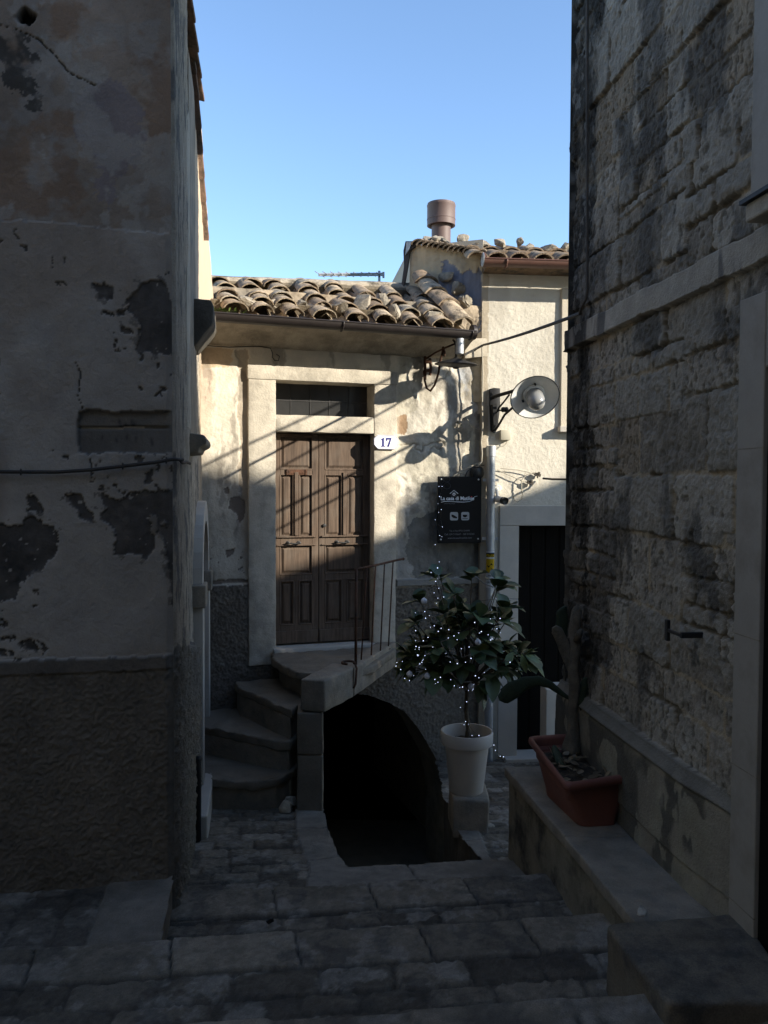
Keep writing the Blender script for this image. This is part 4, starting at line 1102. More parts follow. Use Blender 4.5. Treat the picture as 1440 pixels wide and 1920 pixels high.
# chimney flue
fc = at_y(827, 446, 7.6)
flue = MB(); px1 = 7.5 / F
flue.lathe([(18 * px1, -.35), (18 * px1, .20), (15 * px1, .20), (15 * px1, -.35)], fc, (0, 0, 1), 32)
flue = flue.build('chimney_flue', M['flue_brown'], wroof_o, smooth=True, ang=40)
cw = MB(); h0 = 22 * px1; h1 = 63 * px1
cw.lathe([(19 * px1, h0 + .03), (23.5 * px1, h0), (26.5 * px1, h0), (26.5 * px1, h0 + .05), (27 * px1, h0 + .052), (27 * px1, h0 + .058), (26.5 * px1, h0 + .06), (26.5 * px1, h1 - .03), (27 * px1, h1 - .025), (27 * px1, h1 - .015), (26 * px1, h1 - .01), (26 * px1, h1), (20 * px1, h1 + .004), (19 * px1, h1 - .02)], fc, (0, 0, 1), 40)
cw.build('chimney_cowl', M['flue_brown'], flue, smooth=True, ang=35)

# ================================================================== LANE: ground, treads, landing
mb = MB(); mb.prism([Vector((-60, -60, -2.6)), Vector((60, -60, -2.6)), Vector((60, 60, -2.6)), Vector((-60, 60, -2.6))], (0, 0, .05)); tag(mb.build('ground', M['paving'], col=(.12, .11, .10)), kind='structure')
TU, TV = Vector((.991, .115)).normalized(), Vector((-.115, .991)).normalized()
def pave(name, u0, u1, v0, v1, zf, pat, res, hole=None, m='paving'):
    nu, nv = int((u1 - u0) / res) + 1, int((v1 - v0) / res) + 1
    U, V = np.meshgrid(np.linspace(u0, u1, nu), np.linspace(v0, v1, nv))
    X = TU.x * U + TV.x * V; Y = TU.y * U + TV.y * V
    H, C = pat(U, V, X, Y)
    Zz = zf(X, Y) + H
    P = np.stack([X, Y, Zz], -1)
    h = hole((X[:-1, :-1] + X[1:, 1:]) / 2, (Y[:-1, :-1] + Y[1:, 1:]) / 2) if hole else None
    return tag(grid_mesh(name, P, np.clip(C, .004, .9), h, M[m]), kind='structure')
def uv_of(x, y): return (x * TU.x + y * TU.y, x * TV.x + y * TV.y)
def pat_cobble(seed, base=(.19, .161, .122), rh=.105, wmin=.10, wmax=.19, swap=False):
    def f(U, V, X, Y):
        d, h1, h2 = rows(V if swap else U, U if swap else V, seed, rh, wmin, wmax, .012, .35)
        n1 = fbm(U * 8, V * 8, seed + 1, 5); n2 = fbm(U * 40, V * 40, seed + 2, 4)
        e = smooth(.000, .010, d + (n2 - .5) * .016 - .002)
        H = -.009 * (1 - e) + e * ((h1 - .5) * .009 + (n1 - .5) * .008 + (n2 - .5) * .012)
        C = np.array(base)[None, None] * (.55 + .75 * h2[..., None] + .5 * (n1[..., None] - .5))
        C = mix(C, (.30, .275, .235), smooth(.58, .63, fbm(U * 7, V * 7, seed + 3, 6, .6)) * .55)
        C = mix(C, (.06, .055, .048), smooth(.42, .36, fbm(U * 9, V * 9, seed + 4, 6, .6)) * .5)
        C = mix(C, (.06, .052, .042), (1 - e) * .55)
        C = mix(C, (.28, .26, .22), (h2 > .93) * e * .6)
        C = C * (.62 + .76 * fbm(U * 55, V * 55, seed + 21, 3, .7)[..., None])
        return H, C
    return f
def pat_tread(seed, vslab, base=(.23, .195, .148)):
    """cobbles with a row of long slabs along the far edge"""
    cob = pat_cobble(seed, (.16, .136, .104), .15, .16, .36)
    def f(U, V, X, Y):
        H, C = cob(U, V, X, Y)
        s = V > vslab + (fbm(U * 5, V * 0, seed + 9, 3) - .5) * .02
        r_ = random.Random(seed); e = [-3.0]
        while e[-1] < 3: e.append(e[-1] + r_.uniform(.38, .58))
        e = np.array(e); Uj = U + (V - vslab) * .12 + (fbm(U * 6, V * 6, seed + 8, 3) - .5) * .012
        ci = np.clip(np.searchsorted(e, Uj) - 1, 0, len(e) - 2)
        du = np.minimum(Uj - e[ci], e[ci + 1] - Uj)
        k = _hash(ci.astype(float), ci * 0.0 + seed, 3)
        n1 = fbm(U * 9, V * 9, seed + 5, 5); n2 = fbm(U * 45, V * 45, seed + 6, 4)
        j = np.minimum(smooth(.0, .008, du), smooth(0, .012, V - vslab))
        Hs = .012 + (k - .5) * .012 + (n1 - .5) * .012 + (n2 - .5) * .005 - .02 * (1 - j)
        Cs = np.array(base)[None, None] * (.72 + .35 * k[..., None] + .6 * (n1[..., None] - .5))
        Cs = mix(Cs, (.30, .275, .24), smooth(.56, .62, fbm(U * 6, V * 6, seed + 7, 6, .62)) * .45)
        Cs = mix(Cs, (.08, .074, .066), smooth(.44, .38, fbm(U * 8, V * 8, seed + 17, 6, .62)) * .55)
        Cs = Cs * (.66 + .68 * fbm(U * 55, V * 55, seed + 22, 3, .7)[..., None])
        Cs = mix(Cs, (.03, .028, .024), (1 - j) * .9)
        return np.where(s, Hs, H), np.where(s[..., None], Cs, C)
    return f
def wall_clear(X, Y):
    """outside the houses"""
    rx = RC[0] - .126 * (Y - RC[1]) + .03
    return (X > rx) & (Y < RC[1])
# tread 0, where the photographer stands
v_r0 = uv_of(.75, 2.52)[1]; v_r1 = uv_of(.0, 3.185)[1]; v_r2 = uv_of(.0, 3.87)[1]
pave('pavement', -3.5, 2.2, -3.0, v_r0, lambda X, Y: X * 0, pat_tread(11, v_r0 - .24), .02, wall_clear)
ul = uv_of(CL.x, CL.y)[0]
pave('step', -6.0, 1.4, v_r0 - .02, v_r1, lambda X, Y: X * 0 + Z1, pat_tread(23, v_r1 - .235), .0085, wall_clear)
# pavement in front of the left house, same height
u_edge = lambda V: np.interp(V, [uv_of(-.84, 3.08)[1], uv_of(-.93, 3.64)[1]], [uv_of(-.84, 3.08)[0], uv_of(-.93, 3.64)[0]])
def pat_left(U, V, X, Y):
    H, C = pat_cobble(31, (.145, .126, .103), .15, .14, .32, True)(U, V, X, Y)
    s = U > u_edge(V) - .28 + (fbm(V * 5, V * 0, 33, 3) - .5) * .02
    n1 = fbm(U * 7, V * 7, 34, 5); n2 = fbm(U * 45, V * 45, 35, 4)
    Cs = np.array([.195, .170, .138])[None, None] * (.7 + .6 * n1[..., None])
    Hs = .010 + (n1 - .5) * .012 + (n2 - .5) * .004 - .02 * (1 - smooth(0, .01, U - (u_edge(V) - .28)))
    return np.where(s, Hs, H), np.where(s[..., None], Cs, C)
pave('pavement', -6.0, ul + .12, v_r1 - .002, uv_of(CL.x, CL.y)[1] + .10, lambda X, Y: X * 0 + Z1, pat_left, .009,
     lambda X, Y: (X * TU.x + Y * TU.y) > u_edge(X * TV.x + Y * TV.y))
pave('step', ul - .25, 1.3, v_r1 - .04, v_r2, lambda X, Y: X * 0 + Z2, pat_tread(27, v_r2 - .245), .0085, wall_clear)
# landing sloping away, with the pit to the cellar
pit = [(-.39, 5.50), (-.33, 5.0), (-.25, 4.6), (-.19, 4.37), (.17, 4.42), (.54, 4.50), (.46, 5.05), (.44, 6.0), (.46, 7.2), (-.62, 6.9), (-.62, 5.50)]
def pit_in(X, Y): return inside(pit, X + (fbm(X * 7, Y * 7, 77, 3) - .5) * .03, Y)
def pat_land(U, V, X, Y):
    H, C = pat_cobble(41, (.19, .162, .124), .125, .14, .28)(U, V, X, Y)
    n1 = fbm(U * 7, V * 7, 44, 5); n2 = fbm(U * 45, V * 45, 45, 4)
    # smooth slabs round the pit
    pe = np.interp(Y, [4.37, 4.6, 5.0, 5.5], [-.19, -.25, -.33, -.39])
    s = ((X > pe - .20) & (X < .6) & (Y < 5.6)) | ((Y < 4.5) & (X > -.3)) 
    joint = np.minimum(np.abs(Y - 4.52 - .4 * (X + .3)), np.abs(Y - 5.08))
    joint = np.minimum(joint, np.where(Y < 4.6, np.abs(X - .16 + .2 * (Y - 4.3)), 9))
    j = smooth(0, .008, joint)
    Cs = np.array([.22, .198, .166])[None, None] * (.7 + .6 * n1[..., None])
    Cs = mix(Cs, (.04, .04, .04), (1 - j) * .8)
    Hs = .012 + (n1 - .5) * .014 + (n2 - .5) * .004 - .014 * (1 - j)
    return np.where(s, Hs, H), np.where(s[..., None], Cs, C)
pave('path', -1.25, 3.6, v_r2 - .04, 8.6, lambda X, Y: Z3 - .12 * np.clip(Y - 4.2, 0, None), pat_land, .0105,
     lambda X, Y: pit_in(X, Y) | wall_clear(X, Y) | ((X < .80) & (Y > PH.p.y + (X - PH.p.x) * PH.t.y / PH.t.x + .02)))
# risers under the treads and walls of the pit
mb = MB()
def under(u0, u1, v0, v1, z):
    c = [TU * u0 + TV * v0, TU * u1 + TV * v0, TU * u1 + TV * v1, TU * u0 + TV * v1]
    mb.prism([Vector((p.x, p.y, -2.5)) for p in c], (0, 0, z + 2.5))
under(-3.5, 2.2, -3.0, v_r0 - .006, -.035); under(-6, 1.4, v_r0 - .006, v_r1 - .006, Z1 - .035); under(ul - .2, 1.3, v_r1 - .006, v_r2 - .006, Z2 - .035)
tag(mb.build('stair_foundation', M['grey_stone']), kind='structure')
mb = MB(); c = [TU * -6 + TV * (v_r1 - .006), TU * u_edge(v_r1) + TV * (v_r1 - .006), TU * u_edge(v_r1 + .6) + TV * (v_r1 + .6), TU * -6 + TV * (v_r1 + .6)]
mb.prism([Vector((p.x - .008, p.y, -2.4)) for p in c], (0, 0, 2.4 + Z1 - .025)); tag(mb.build('pavement_foundation', M['grey_stone']), kind='structure')
mb = MB()
for (xa, ya), (xb, yb) in zip(pit[:8], pit[1:8]):
    o = Vector((0, 0, 0)); n = Vector((yb - ya, -(xb - xa), 0)).normalized()
    if n.dot(Vector(((xa + xb) / 2 - .05, (ya + yb) / 2 - 5.3, 0))) < 0: n = -n
    A_, B_ = Vector((xa, ya, -2.4)) + n * .012, Vector((xb, yb, -2.4)) + n * .012
    za_, zb_ = float(lane_z(ya)) - .012, float(lane_z(yb)) - .012
    mb.prism([A_, B_, Vector((B_.x, B_.y, zb_)), Vector((A_.x, A_.y, za_))], n * .15)
mb.rough(.12, .012, 5).build('retaining_wall', M['dark_stone']); 
rw = bpy.data.objects['retaining_wall']; tag(rw, kind='structure')
mb = MB()
for k in range(5):
    y0 = 4.40 + k * .28; z = Z3 - .20 - k * .2
    mb.prism([Vector((-.5, y0 - .05, -2.45)), Vector((.6, y0 + .02, -2.45)), Vector((.6, y0 + .32, -2.45)), Vector((-.5, y0 + .25, -2.45))], (0, 0, z + 2.45))
mb.bevel(.012, 2).rough(.08, .006); tag(mb.build('cellar_steps', M['step_stone']), kind='structure')
mb = MB(); mb.prism([Vector((-1.5, 4.3, -2.0)), Vector((3.5, 4.3, -2.0)), Vector((3.5, 8.5, -2.0)), Vector((-1.5, 8.5, -2.0))], (0, 0, .1)); tag(mb.build('cellar_floor', M['step_stone']), kind='structure')

# ================================================================== OUTSIDE STAIR
stair = thing('outside_stair', (-.75, 5.9, -.65), 'worn stone stair turning up to the brown door of the small house', 'stairs')
def gz(px, py, z): 
    p = at_z(px, py, z); return (p.x, p.y)
def slab(name, poly, z0, z1, m, parent, bev=.022, amp=.006, seed=0.0, cut=.055, sc=7):
    mb = MB(); mb.prism([Vector((x, y, z0)) for x, y in poly], (0, 0, z1 - z0)); mb.bevel(bev, 3).rough(cut, amp, sc, seed)
    return mb.build(name, M[m], parent, smooth=True, ang=40)
bk = lambda x: PH.p.y + (x - PH.p.x) * PH.t.y / PH.t.x      # y of the house wall
sx = PS.p.x + PS.t.x / PS.t.y * (5.6 - PS.p.y) - .05
T = [(-.40, [(392, 1461), (470, 1466), (520, 1460), (548, 1446)]), (-.19, [(386, 1363), (445, 1374), (500, 1386), (546, 1391)]),
     (.025, [(445, 1288), (480, 1302), (515, 1319), (546, 1331)]), (.24, [(511, 1235), (530, 1247), (555, 1258), (584, 1263)])]
zprev = -.95
for i, (z, nose) in enumerate(T):
    n = [gz(a, b, z) for a, b in nose]
    if i < 3:
        poly = n + [(-.56, 6.0), (-.56, bk(-.56) - .005)] + ([(-1.18, bk(-1.18) - .005)] if i == 2 else [(-1.42, bk(-1.42) - .005), (-1.42, 6.0)])
    else:
        poly = n + [(-.45, 5.75), (-.40, 5.62), (-.05, 6.2), (.09, 6.72), (.09, bk(.09) - .005), (-.90, bk(-.90) - .005)]
    th = .062
    slab('step' if i < 3 else 'landing', poly, z - th, z, 'step_stone', stair, .012, .011, i * 3.1, .028, 11)
    cx = sum(p[0] for p in poly) / len(poly); cy = sum(p[1] for p in poly) / len(poly)
    ins = [(x + (cx - x) * .06, y + (cy - y) * .06 ) for x, y in poly]
    if i < 3: slab('riser', ins, zprev - .2, z - th + .004, 'grey_stone', stair, .01, .006, i * 2.2, .08)
    else:
        ins = [(-.84, bk(-.84) - .01), (-.78, 6.38), (-.56, 6.0), (-.55, 6.25), (-.55, bk(-.55) - .01)]
        slab('riser', ins, -.5, z - th + .004, 'grey_stone', stair, .01, .006, 9.2, .08)
    zprev = z - .1
# kerb beam that carries the railing, and its pier
bzt, bzb = .293, .075
A1, A2 = gz(563, 1273, bzt), gz(609, 1276, bzt)
B2 = (.105, 6.86); B1 = (-.06, 6.82)
B1i = gz(606, 1240, bzt + .0)
mid1, mid2 = gz(622, 1243, bzt), gz(664, 1250, bzt)
slab('kerb_beam', [A1, A2, mid2, (mid2[0] - .08, mid2[1] + .10), mid1], bzb, bzt, 'grey_stone', stair, .014, .005, 4.4)
m2b = (mid2[0] + .003, mid2[1] + .006)
slab('kerb_beam', [m2b, B2, B1, (m2b[0] - .10, m2b[1] + .09)], bzb - .0, bzt - .012, 'grey_stone', stair, .010, .004, 6.4)
pw_ = [gz(557, 1337, bzb), gz(606, 1337, bzb)]
pA, pB = Vector((*pw_[0], 0)), Vector((*pw_[1], 0)); pd = Vector((-.02, .26, 0))
for z0, z1, s in ((-.72, -.215, 1.0), (-.21, bzb - .004, 2.0)):
    slab('pier', [(pA.x, pA.y + .012), (pB.x, pB.y + .012), (pB.x + pd.x, pB.y + pd.y), (pA.x + pd.x, pA.y + pd.y)], z0, z1, 'lime_trim' if False else 'step_stone', stair, .010, .006, s)
# newel wall closing the turn of the stair
slab('newel_wall', [(pA.x + .003, pA.y + .27), (pB.x - .09, pB.y + .28), (-.50, 6.2), (-.60, 6.2)], -.75, bzb + .02, 'grey_stone', stair, .01, .006, 7.7, .08)

# railing
rail = thing('iron_railing', (-.2, 6.3, bzt), 'thin rusty iron railing on the edge of the stair landing', 'railing')
mb = MB()
ra = lambda a, b, f: at_y(a, b, 5.97 + (6.80 - 5.97) * f)
mb.tube([ra(668, 1068, 0), ra(667, 1250, 0)], .0105, 8); mb.build('newel_post', M['rust_iron'], rail, smooth=True)
mb = MB(); mb.tube([ra(666, 1068, 0), ra(712, 1058, .5), ra(745, 1050, .92), ra(756, 1048, 1.0)], .009, 8); mb.ball(ra(756, 1048, 1), .013); mb.build('handrail', M['rust_iron'], rail, smooth=True)
for (xa, ya, xb, yb, f) in ((688, 1065, 677, 1243, .2), (704, 1062, 696, 1233, .4), (721, 1058, 713, 1226, .62), (737, 1053, 728, 1219, .85)):
    mb = MB(); mb.tube([ra(xa, ya, f), ra(xb, yb, f)], .0065, 6); mb.build('baluster', M['rust_iron'], rail, smooth=True)
mb = MB(); mb.tube([ra(664, 1250, 0), ra(731, 1216, .88)], .006, 6); mb.build('base_rail', M['rust_iron'], rail, smooth=True)
mb = MB(); c = Vector((*gz(653, 1248, bzt), bzt + .01)); mb.tube([c + Vector((math.cos(a) * .045, math.sin(a) * .05, .012)) for a in [k * .42 for k in range(-1, 12)]], .009, 8); mb.tube([c + Vector((.05, 0, .0)), c + Vector((.062, -.045, -.02)), c + Vector((.055, -.05, -.13)), c + Vector((.04, -.05, -.16))], .008, 8)
mb.build('iron_ring', M['rust_iron'], rail, smooth=True)

# ================================================================== LOW WALL BENCH AND BLOCK ON THE RIGHT
bench = thing('low_wall', (.95, 3.8, -.4), 'low stained wall with a grey stone coping along the stone house', 'wall')
bt = .02
b0, b1 = gz(950, 1440, bt), gz(1180, 1700, bt)
wallx = lambda y: RC[0] - .126 * (y - RC[1]) - .02
slab('coping', [(b1[0] - .012, b1[1] - .10), (wallx(b1[1] - .1), b1[1] - .10), (wallx(b1[1] + .62), b1[1] + .62), (b1[0] + (b0[0] - b1[0]) * .41 - .012, b1[1] + .62)], bt - .055, bt, 'grey_stone', bench, .008, .003, 1.1)
slab('coping', [(b1[0] + (b0[0] - b1[0]) * .412 - .012, b1[1] + .624), (wallx(b1[1] + .62), b1[1] + .624), (wallx(b0[1] + .03), b0[1] + .06), (b0[0] - .01, b0[1] + .02)], bt - .055, bt, 'grey_stone', bench, .008, .003, 5.1)
M['damp_wall'] = mat('damp_wall', (.22, .195, .145), .95, .35, 6, .5, 50, .2, 200, tint=(.04, .04, .036), tint_scale=5, tint_amt=.9)
slab('body', [(b1[0] + .016, b1[1] - .08), (wallx(b1[1]), b1[1] - .08), (wallx(b0[1]), b0[1] + .03), (b0[0] + .016, b0[1] + .03)], -.8, bt - .053, 'damp_wall', bench, .006, .005, 2.1)
mb = MB(); rock_mb((b1[0] + .025, b1[1] - .03, bt - .025), .07, .10, .035, 3, mb); mb.build('mortar_lump', M['frame_stone'], bench, smooth=True)
k0, k1, k2, k3 = gz(1136, 1721, .10), gz(1400, 1699, .10), gz(1257, 1869, .10), gz(1480, 1862, .10)
mb = MB(); mb.prism([Vector((k0[0], k0[1], -.4)), Vector((k2[0] - .01, k2[1] - .0, -.4)), Vector((k3[0] + .02, k2[1] + .02, -.4)), Vector((k1[0] + .0, k1[1], -.4))], (0, 0, .48)); mb.bevel(.016, 3).rough(.05, .006, 8)
M['old_concrete'] = mat('old_concrete', (.165, .138, .102), .9, .3, 9, .5, 60, .3, 180, tint=(.055, .055, .052), tint_scale=6, tint_amt=.8)
tag(mb.build('stone_block', M['old_concrete'], smooth=True, ang=40), 'big dark stone block at the bottom right by the black door', 'stone block')
mb = MB(); mb.wbox(PW, .34, .62, -.9, 0.0, .03, .16) if False else mb.prism([Vector((1.30, 6.55, -.9)), Vector((1.75, 6.6, -.9)), Vector((1.75, 6.85, -.9)), Vector((1.30, 6.80, -.9))], (0, 0, .86)); mb.bevel(.008, 2)
tag(mb.build('gate_pillar', M['marble']), 'short cream stone pillar standing right of the black doorway', 'pillar')
# ================================================================== THINGS
def single(mb, name, m, label, cat, group=None, smooth=True, ang=40, col=None):
    return tag(mb.build(name, M[m], smooth=smooth, ang=ang, col=col), label, cat, group)
def on_roof(px, py, rooff, y0=6.0, y1=8.2, clear=.03):
    y = y0
    while y < y1:
        p = at_y(px, py, y)
        if p.z <= rooff(p) + clear: return p
        y += .01
    return at_y(px, py, y1)
def small_roof_z(p):
    u = (p.x - PH.p.x) * PH.t.x + (p.y - PH.p.y) * PH.t.y; d = (p.x - PH.p.x) * PH.n.x + (p.y - PH.p.y) * PH.n.y
    f = (RD0 - d) / (RD0 - RD1)
    return roof_p(u, f).z if f > -.05 else -9
def white_roof_z(p):
    d = (p.x - PW.p.x) * PW.n.x + (p.y - PW.p.y) * PW.n.y
    return ze_ + .42 * (.17 - d)
stones = [(461, 563, 42, 34, 'grey speckled stone at the left end of the small roof'), (508, 564, 38, 32, 'round lichened stone second from the left on the small roof'),
          (569, 570, 34, 24, 'low flat stone third from the left on the small roof'), (634, 576, 46, 28, 'wide wedge stone on the tiles above the transom window'),
          (677, 566, 40, 50, 'large tall stone on the tiles right of the wide wedge'), (721, 562, 26, 38, 'thin leaning stone right of the large tall stone on the roof'),
          (743, 584, 30, 38, 'pale triangular stone near the eave right of the leaning stone'), (812, 592, 56, 24, 'long flat block lying just above the gutter end'),
          (839, 517, 42, 24, 'dark stone topmost on the big verge tiles'), (858, 536, 36, 32, 'dark stone in the middle of the big verge tiles'), (874, 562, 36, 30, 'dark stone lowest on the big verge tiles')]
for i, (a, b, w, h, lab) in enumerate(stones):
    p = on_roof(a, b + h * .42, small_roof_z) if i < 8 else None
    if p is None:
        p = PH.hit(a, b + h * .42, .05 - .10 * (10 - i))
    k = p.y / F
    mb = rock_mb(p - Vector((0, 0, .012)), w * k, w * k * .8, h * k, 20 + i, rot=i * .7, tilt=.2 if i in (4, 5, 6) else -.1)
    single(mb, 'roof_stone', 'pale_rock', lab, 'stone', 'stones weighing down the roof tiles')
ws = [(800, 447, 24, 18, 'rough stone left of the brown chimney cowl base'), (822, 444, 26, 16, 'stone just under the left side of the brown cowl'), (834, 447, 26, 18, 'stone tucked under the right side of the brown cowl'), (868, 446, 30, 26, 'upright stone alone right of the brown cowl'),
      (906, 453, 38, 20, 'dark flat stone at the left corner of the cream house roof'), (938, 453, 36, 20, 'rounded stone over the first eave tile of the cream house'), (975, 450, 18, 24, 'small pointed stone between the middle eave tiles'), (990, 464, 30, 28, 'pale wedge stone leaning over the third eave tile'),
      (1032, 464, 42, 18, 'long flat stone near the tall rubble wall on the cream house roof'), (1060, 461, 24, 22, 'stone half hidden behind the rubble wall corner')]
for i, (a, b, w, h, lab) in enumerate(ws):
    p = PW.hit(a, b + h * .5, -.10) if a > 890 else PG.hit(a, b + h * .5, -.10)
    k = p.y / F
    single(rock_mb(p - Vector((0, 0, .012)), w * k, w * k * .8, h * k, 50 + i, rot=i * .9), 'roof_stone', 'pale_rock', lab, 'stone', 'stones weighing down the cream house roof')
for i, (a, b, w, h, lab) in enumerate([(527, 1490, 34, 36, 'tilted topmost lump of the three pale stones by the stair pier'), (539, 1512, 34, 28, 'square nearest lump of the three pale stones by the stair pier'), (546, 1500, 24, 26, 'small lump behind, of the three pale stones by the stair pier')]):
    p = at_z(a, b, -.60); p.z = lane_z(p.y) - .005
    p.y -= (.03, .09, .05)[i]; p.z = lane_z(p.y) - .005
    k = p.y / F
    single(rock_mb(p, w * k, w * k * .9, h * k, 80 + i, rot=i * 1.3 + .3, tilt=.25 if i == 0 else 0), 'loose_stone', 'fresh_rock', lab, 'stone', 'loose stones by the pier')

p = at_z(506, 1732, Z2 + .008); single(rock_mb(p, .035, .03, .03, 99), 'loose_stone', 'black_iron', 'small dark stone lying alone on the wide step below the landing', 'stone')
# ---- antenna
ant = thing('antenna', at_y(711, 545, 7.7), 'thin grey aerial boom on a short mast above the ridge of the small roof', 'antenna')
ay = 7.7
mb = MB(); mb.tube([at_y(711, 556, ay), at_y(711, 508, ay)], .012, 8); mb.build('mast', M['galv'], ant, smooth=True)
mb = MB(); mb.tube([at_y(597, 514, ay - .25), at_y(719, 513, ay)], .010, 6); mb.tube([at_y(597, 517, ay - .25), at_y(719, 516.5, ay)], .006, 6)
mb.box(at_y(719, 515.5, ay), .02, .03, .05); mb.build('boom', M['galv'], ant, smooth=True, ang=40)
for k in range(9):
    f = k / 8; c = at_y(600 + 112 * f, 514.5, ay - .25 + .23 * f); mb = MB(); d = Vector((.03, .16 - .004 * k, .015)); mb.tube([c - d, c + d], .004, 5); mb.build('element', M['galv'], ant)

# ---- house number
plate = thing('number_plate', PH.hit(724, 843, .04), 'white octagonal enamel plate with the blue number 17 beside the door', 'number plate')
mb = MB(); mb.wpoly(PH, [(708, 815), (740, 816), (747, 823), (747, 835), (740, 843), (708, 842), (701, 834), (701, 822)], .045, .051); mb.bevel(.0015, 2); mb.build('plate', M['enamel'], plate)
rim = []
oc = [(708, 815), (740, 816), (747, 823), (747, 835), (740, 843), (708, 842), (701, 834), (701, 822)]
mb = MB(); mb.tube([PH.hit(724 + (a - 724) * .965, 829 + (b - 829) * .94, .052) for a, b in oc + oc[:1]], .0012, 5); mb.build('border', M['ink_blue'], plate)
mb = MB()
for g in ([(714.2, 824), (717, 822.5), (718.6, 820.6), (720, 820.6), (720, 835.4), (722.3, 836.4), (722.3, 837.6), (714.4, 837.6), (714.4, 836.4), (716.5, 835.4), (716.5, 825.2), (714.2, 825.2)],
          [(723.6, 821), (734, 821), (734, 822.4), (729.4, 837.6), (725.6, 837.6), (730.8, 824.2), (726.4, 824.2), (725.0, 827), (723.6, 827)]):
    mb.wpoly(PH, g, .0515, .0525)
mb.build('numeral', M['ink_blue'], plate)

# ---- guesthouse sign
sign = thing('guesthouse_sign', PH.hit(862, 1018, .10), 'black rectangular guesthouse sign with white lettering La casa di Matilde', 'sign')
SD = .10
sc_ = PH.poly([(822, 894), (903, 893), (903, 1018), (822, 1018)], SD)
su0, su1, sz0, sz1 = sc_[0][0], sc_[1][0], (sc_[2][1] + sc_[3][1]) / 2, (sc_[0][1] + sc_[1][1]) / 2
mb = MB(); mb.wbox(PH, su0, su1, sz0, sz1, SD - .02, SD); mb.bevel(.002, 1).build('panel', M['sign_black'], sign)
def SP(px, py, d=SD + .0015):                                # photo pixel on the panel
    u = su0 + (su1 - su0) * (px - 822) / 81.0; z = sz1 - (sz1 - sz0) * (py - 893.5) / 124.5
    return PH.pos(u, z, d)
kpx = (su1 - su0) / 81.0
def sign_text(body, x0, x1, y, m, name, bold=.0):
    # fitted to the width between photo columns x0 and x1, baseline y
    t = text_mesh(body, 1.0, (0, 0, 0), (1, 0, 0), (0, 1, 0), M[m], name, sign, 'LEFT', .02, bold)
    me = t.data; xs = [v.co.x for v in me.vertices]; w = max(xs) - min(xs); s = (x1 - x0) * kpx / w; x00 = min(xs); o = SP(x0, y)
    ys = s
    for v in me.vertices:
        a, b, c = (v.co.x - x00) * s, v.co.y * ys, v.co.z
        v.co = o + Vector((PH.t.x * a, PH.t.y * a, b)) + Vector((PH.n.x, PH.n.y, 0)) * (c * .02)
    me.update(); return t
sign_text('La casa di Matilde', 826.5, 889, 937.5, 'sign_white', 'lettering', .022)
sign_text('CASA VACANZE', 833, 853, 945, 'sign_dim', 'lettering')
sign_text('Tel. e Fax 0932 254499', 843, 881, 996.5, 'sign_dim', 'lettering')
sign_text('Cell. 339 7195607 - 368 3132265', 834, 890, 1003, 'sign_dim', 'lettering')
sign_text('www.lacasadimatilde.com', 840, 885, 1010, 'sign_dim', 'lettering')
mb = MB(); mb.tube([SP(*p, SD + .001) for p in [(827, 941.5), (834, 940), (846, 940.2), (858, 941), (870, 941.3), (880, 940.5), (886, 938), (888, 934)]], [.0022, .003, .002, .0032, .0030, .0022, .0016, .0008], 6)
mb.tube([SP(*p, SD + .001) for p in [(886, 936), (890, 931), (895, 930)]], .0012, 5); mb.build('swoosh', M['sign_white'], sign)
mb = MB(); mb.tube([SP(*p, SD + .001) for p in [(843.5, 925.5), (851, 919.3), (858.5, 925.5)]], .0028, 6)
for k in range(6):
    a = k * math.pi / 3; mb.ball(SP(851 + 2.1 * math.cos(a), 926.6 + 2.1 * math.sin(a), SD + .0005), .0055, 8)
mb.build('house_emblem', M['sign_white'], sign)
mb = MB(); mb.tube([SP(*p, SD + .001) for p in [(846, 925), (846, 931.2), (856.3, 931.2), (856.3, 925)]], .0012, 5); mb.build('house_outline', M['sign_dim'], sign)
mb = MB(); mb.ball(SP(884, 931.6, SD + .0005), .006, 8); mb.build('red_dot', M['sign_red'], sign)
mb = MB()
for cx, cy, r in ((826, 902, 5.5), (837, 898, 6.5), (838, 911, 6.5), (828, 913, 4)):
    mb.tube([SP(max(823, cx + r * math.cos(k * .42)), max(895, cy + r * .9 * math.sin(k * .42)), SD + .0008) for k in range(16)], .0022, 5)
mb.build('flower_outline', M['sign_faint'], sign)
for x0 in (844, 865):
    pts = []
    for cx, cy, a0 in ((x0 + 12, 963, -90), (x0 + 12, 972.5, 0), (x0 + 3, 972.5, 90), (x0 + 3, 963, 180)):
        pts += [SP(cx + 3 * math.cos(R(a0 + k * 22.5)), cy + 3 * math.sin(R(a0 + k * 22.5)), SD + .0006) for k in range(5)]
    mb = MB(); mb.prism(pts, Vector((PH.n.x, PH.n.y, 0)) * .0012); tl = mb.build('icon_tile', M['sign_grey'], sign)
    mb = MB()
    if x0 == 844:
        mb.prism([SP(a, b, SD + .002) for a, b in [(846.5, 964.5), (850, 965), (857, 969.5), (857, 972), (850, 971), (846.5, 968)]], Vector((PH.n.x, PH.n.y, 0)) * .001)
    else:
        mb.prism([SP(a, b, SD + .002) for a, b in [(867.5, 965), (876, 965), (875.5, 968), (873.5, 970), (870, 970), (868, 968)]], Vector((PH.n.x, PH.n.y, 0)) * .001)
        mb.tube([SP(876, 965.6, SD + .0025), SP(878, 966, SD + .0025), SP(877.6, 968, SD + .0025), SP(875.6, 968.2, SD + .0025)], .001, 5)
        mb.prism([SP(a, b, SD + .002) for a, b in [(867, 972), (877, 972), (877, 973), (867, 973)]], Vector((PH.n.x, PH.n.y, 0)) * .001)
    mb.build('icon', M['sign_black'], tl)
